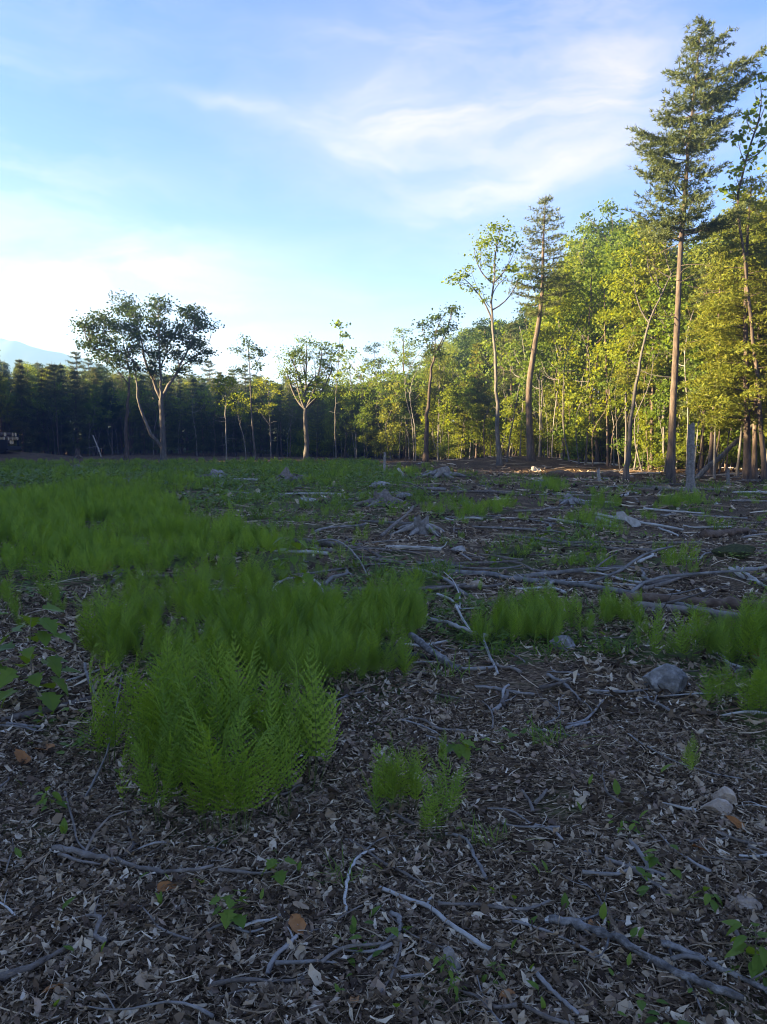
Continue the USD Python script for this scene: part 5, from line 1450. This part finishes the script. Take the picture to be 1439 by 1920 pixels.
leafy_plant('maple seedling with broad lobed leaves at the left edge behind the fern clump', (76, 1318), (58, 1150), 30, 42, 1, spread=1.0, low=.12, mark='the left maple seedling')
leafy_plant('tall thin seedling with wide leaves and whip-like tip in the middle ferns', (553, 1108), (545, 1012), 16, 26, 2, spread=1.1, low=.2, mark='the tall thin seedling')
leafy_plant('small pale-leaved seedling alone on litter right of the small fern', (866, 1422), (862, 1388), 7, 25, 3, spread=.5, low=.6, mark='the small pale-leaved seedling')
leafy_plant('low maple seedling with ragged leaves under the front clump', (440, 1735), (432, 1680), 10, 30, 4, spread=.7, low=.4, mark='the ragged maple seedling')
leafy_plant('yellow-green seedling by the thin twigs right of the ragged maple seedling', (520, 1650), (518, 1600), 6, 26, 5, spread=.6, low=.3)
leafy_plant('broad dark-green seedling at lower right beside the split grey stick', (1330, 1700), (1330, 1668), 9, 30, 6, False, spread=.6, low=.2)
leafy_plant('bushy green herb at the right edge near the bottom', (1420, 1830), (1418, 1745), 24, 40, 7, False, spread=.8, low=.1, mark='the bushy right herb')
leafy_plant('sprawling green sprig bottom right of centre', (868, 1880), (830, 1795), 26, 16, 8, False, spread=.8, low=.05)
leafy_plant('small seedling with paired leaves in the gap right of the fern bed', (604, 1325), (602, 1300), 4, 26, 9, False, spread=.4, low=.7)
leafy_plant('dark leafy herb under the front clump at left', (95, 1520), (95, 1480), 14, 22, 10, False, spread=.6, low=.1)
leafy_plant('trailing green herb near the bottom beside the splintered slab', (925, 1835), (930, 1815), 12, 22, 11, False, spread=.7, low=.1)
leafy_plant('reddish dying seedling in the left fern carpet', (202, 1078), (200, 1052), 7, 12, 12, False, 'orange_leaf', spread=.4, low=.4, name='red_seedling')


def sprouts():
    rng = np.random.default_rng(25)
    spots = [(38, 1615), (118, 1712), (138, 1790), (187, 1795), (105, 1898), (262, 1658), (318, 1660), (378, 1662), (716, 1640), (694, 1725), (758, 1755), (635, 1872), (744, 1895), (1026, 1640), (1012, 1650), (1160, 1565), (893, 1676), (924, 1682), (960, 1790),
             (1130, 1735), (1142, 1742), (1060, 1710), (995, 1740), (1185, 1770), (1200, 1768), (1083, 1815), (1178, 1826), (1360, 1835), (996, 1830), (1010, 1868), (1020, 1900), (965, 1700), (560, 1640), (120, 1570), (490, 1700), (1240, 1455), (1105, 1480), (1200, 1545), (1090, 1525), (870, 1560), (1335, 1870), (40, 1480), (300, 1700), (60, 1400), (1158, 1495)]
    items = [('single upright green sprout leaf' if rng.random() < .75 else 'pair of upright green sprout leaves', ground(*q), q) for q in spots]
    labels = name_by_landmark([(i[0], i[1]) for i in items], LANDMARKS)
    for (look, b, q), lab in zip(items, labels):
        s = scale_at(b); t = thing('sprout', lab or look + ' standing in the litter', 'sprout', b, group='green sprouts in the litter')
        for k in range(2 if look.startswith('pair') else 1):
            L = rng.uniform(16, 30) * s; h = rng.uniform(.01, .03)
            g = part(t, 'leaf', place(broad_leaf(L, L * rng.uniform(.22, .33), .25, rng.uniform(0, .3), 6), [0, 0, h], rng.random() * 6.28, rng.uniform(.5, 1.3)), 'herb_leaf')
            part(g, 'leaf_stalk', tube([[0, 0, -.01], [0, 0, h]], [.001, .001], 4), 'fern_stipe')
    for i, (px, py, lab) in enumerate([(1300, 1592, 'crumpled bright orange leaf on dark soil right of the split grey stick'), (570, 1755, 'square orange-brown leaf left of the elbow stick'), (295, 1675, 'pinkish-brown curled leaf below the curved grey branch'), (48, 1438, 'orange leaf nearest the dark left branch'), (95, 1412, 'second orange leaf right of the one by the dark left branch'),
                                     (80, 1868, 'small orange oak leaf at the bottom left'), (1100, 1745, 'orange wood-coloured leaf on the long birch branch'), (965, 1868, 'brown-orange leaf standing by the straight bottom stick'), (1412, 1240, 'rusty leaf in the right ferns'), (665, 1890, 'long curled brown leaf at the bottom centre'), (205, 1068, 'red-orange leaf in the left fern carpet'), (1395, 1558, 'orange chip of wood at the right edge')]):
        b = ground(px, py); s = scale_at(b); L = rng.uniform(34, 52) * s
        v, f = broad_leaf(L, L * rng.uniform(.3, .5), .5, rng.uniform(-.5, .6), 8, [.1, .6, .8, .55, .9, .6, .75, .3, 0])
        v = v + rng.normal(size=v.shape) * L * .03
        tag(part('/World', 'orange_leaf', place((v, f), b + [0, 0, .012], rng.random() * 6.28, rng.uniform(-.2, .5), rng.normal() * .3), 'orange_leaf', True), lab, 'dead leaf', 'orange dead leaves')


sprouts()


# ------------------------------------------------------------------ the log trailer at the left edge
def log_trailer():
    rng = np.random.default_rng(31); b = ground(6, 849); s = scale_at(b)
    o = b + np.array([-38 * s, 0, 0]); W, z0 = 60 * s, 9 * s
    t = thing('log_trailer', 'dark log trailer parked on the bank at the left edge, loaded with cut logs', 'trailer', o)
    part(t, 'bed', trimesh.creation.box([W * 2, 2.2, .28], trimesh.transformations.translation_matrix([0, 0, z0])), 'dark_metal')
    part(t, 'side_board', trimesh.creation.box([W * 2, .08, .7], trimesh.transformations.translation_matrix([0, -1.14, z0 + .3])), 'dark_metal')
    for x in (-.8, .3, .9):
        for y in (1.15,): part(t, 'stake', trimesh.creation.box([.12, .1, 1.1], trimesh.transformations.translation_matrix([x * W, y, z0 + .55])), 'dark_metal')
    for x in (-.75, -.45, .45, .75):
        m = trimesh.creation.cylinder(.42, .3, sections=20); m.apply_transform(trimesh.transformations.rotation_matrix(PI / 2, [1, 0, 0])); m.apply_translation([x * W, -.9, .42])
        w = part(t, 'wheel', m, 'dark_metal', 40)
        h = trimesh.creation.cylinder(.18, .34, sections=12); h.apply_transform(trimesh.transformations.rotation_matrix(PI / 2, [1, 0, 0])); h.apply_translation([x * W, -.9, .42]); part(w, 'hub', h, 'dead_wood', 40)
    i = 0
    for row in range(3):
        for k in range(6 - row // 2):
            r = rng.uniform(.13, .17); L = W * rng.uniform(1.5, 2.0); y = -.85 + k * .33 + (row % 2) * .16; z = z0 + .3 + r + row * .29
            lg = thing('cut_log', f'cut log in the trailer load, layer {["one", "two", "three", "four", "five"][row]} from the bed, {["nearest", "second", "third", "fourth", "fifth", "sixth"][k]} from the side', 'log', o + [rng.normal() * .1, y, z], group='logs on the trailer')
            p = np.array([[-L / 2, 0, 0], [0, rng.normal() * .03, rng.normal() * .03], [L / 2, 0, 0]])
            part(lg, 'log', tube(p, [r, r * .95, r * .9], 10, cap=False, rng=rng, rough=.05), 'bark_brown' if rng.random() < .35 else 'log_end', True)
            for sx in (-1, 1): part(lg, 'cut_end', tube([[sx * L / 2 - sx * .01, 0, 0], [sx * L / 2 + sx * .004, 0, 0]], [r * .93, r * .9], 10), 'log_end')
            i += 1


log_trailer()


# ------------------------------------------------------------------ evening haze: one closed box of air round everything
def haze():
    n = {'v': ('principled_volume', dict(color=(.30, .55, 1.0), absorption_color=(1.0, 1.0, 1.0), density=HAZE, anisotropy=.2))}
    usdkit.material(stage, '/World/Looks/haze_air', n, [], volume='v.volume')
    lo, hi = np.array([-960., -960., -4.]), np.array([960., 960., HAZE_TOP])
    b = trimesh.creation.box(hi - lo); b.apply_translation((lo + hi) / 2)
    tag(part('/World', 'haze', b, 'haze_air'), 'thin bluish evening haze in the air', 'haze', kind='stuff')


HAZE, HAZE_TOP = .0008, 130.0
haze()
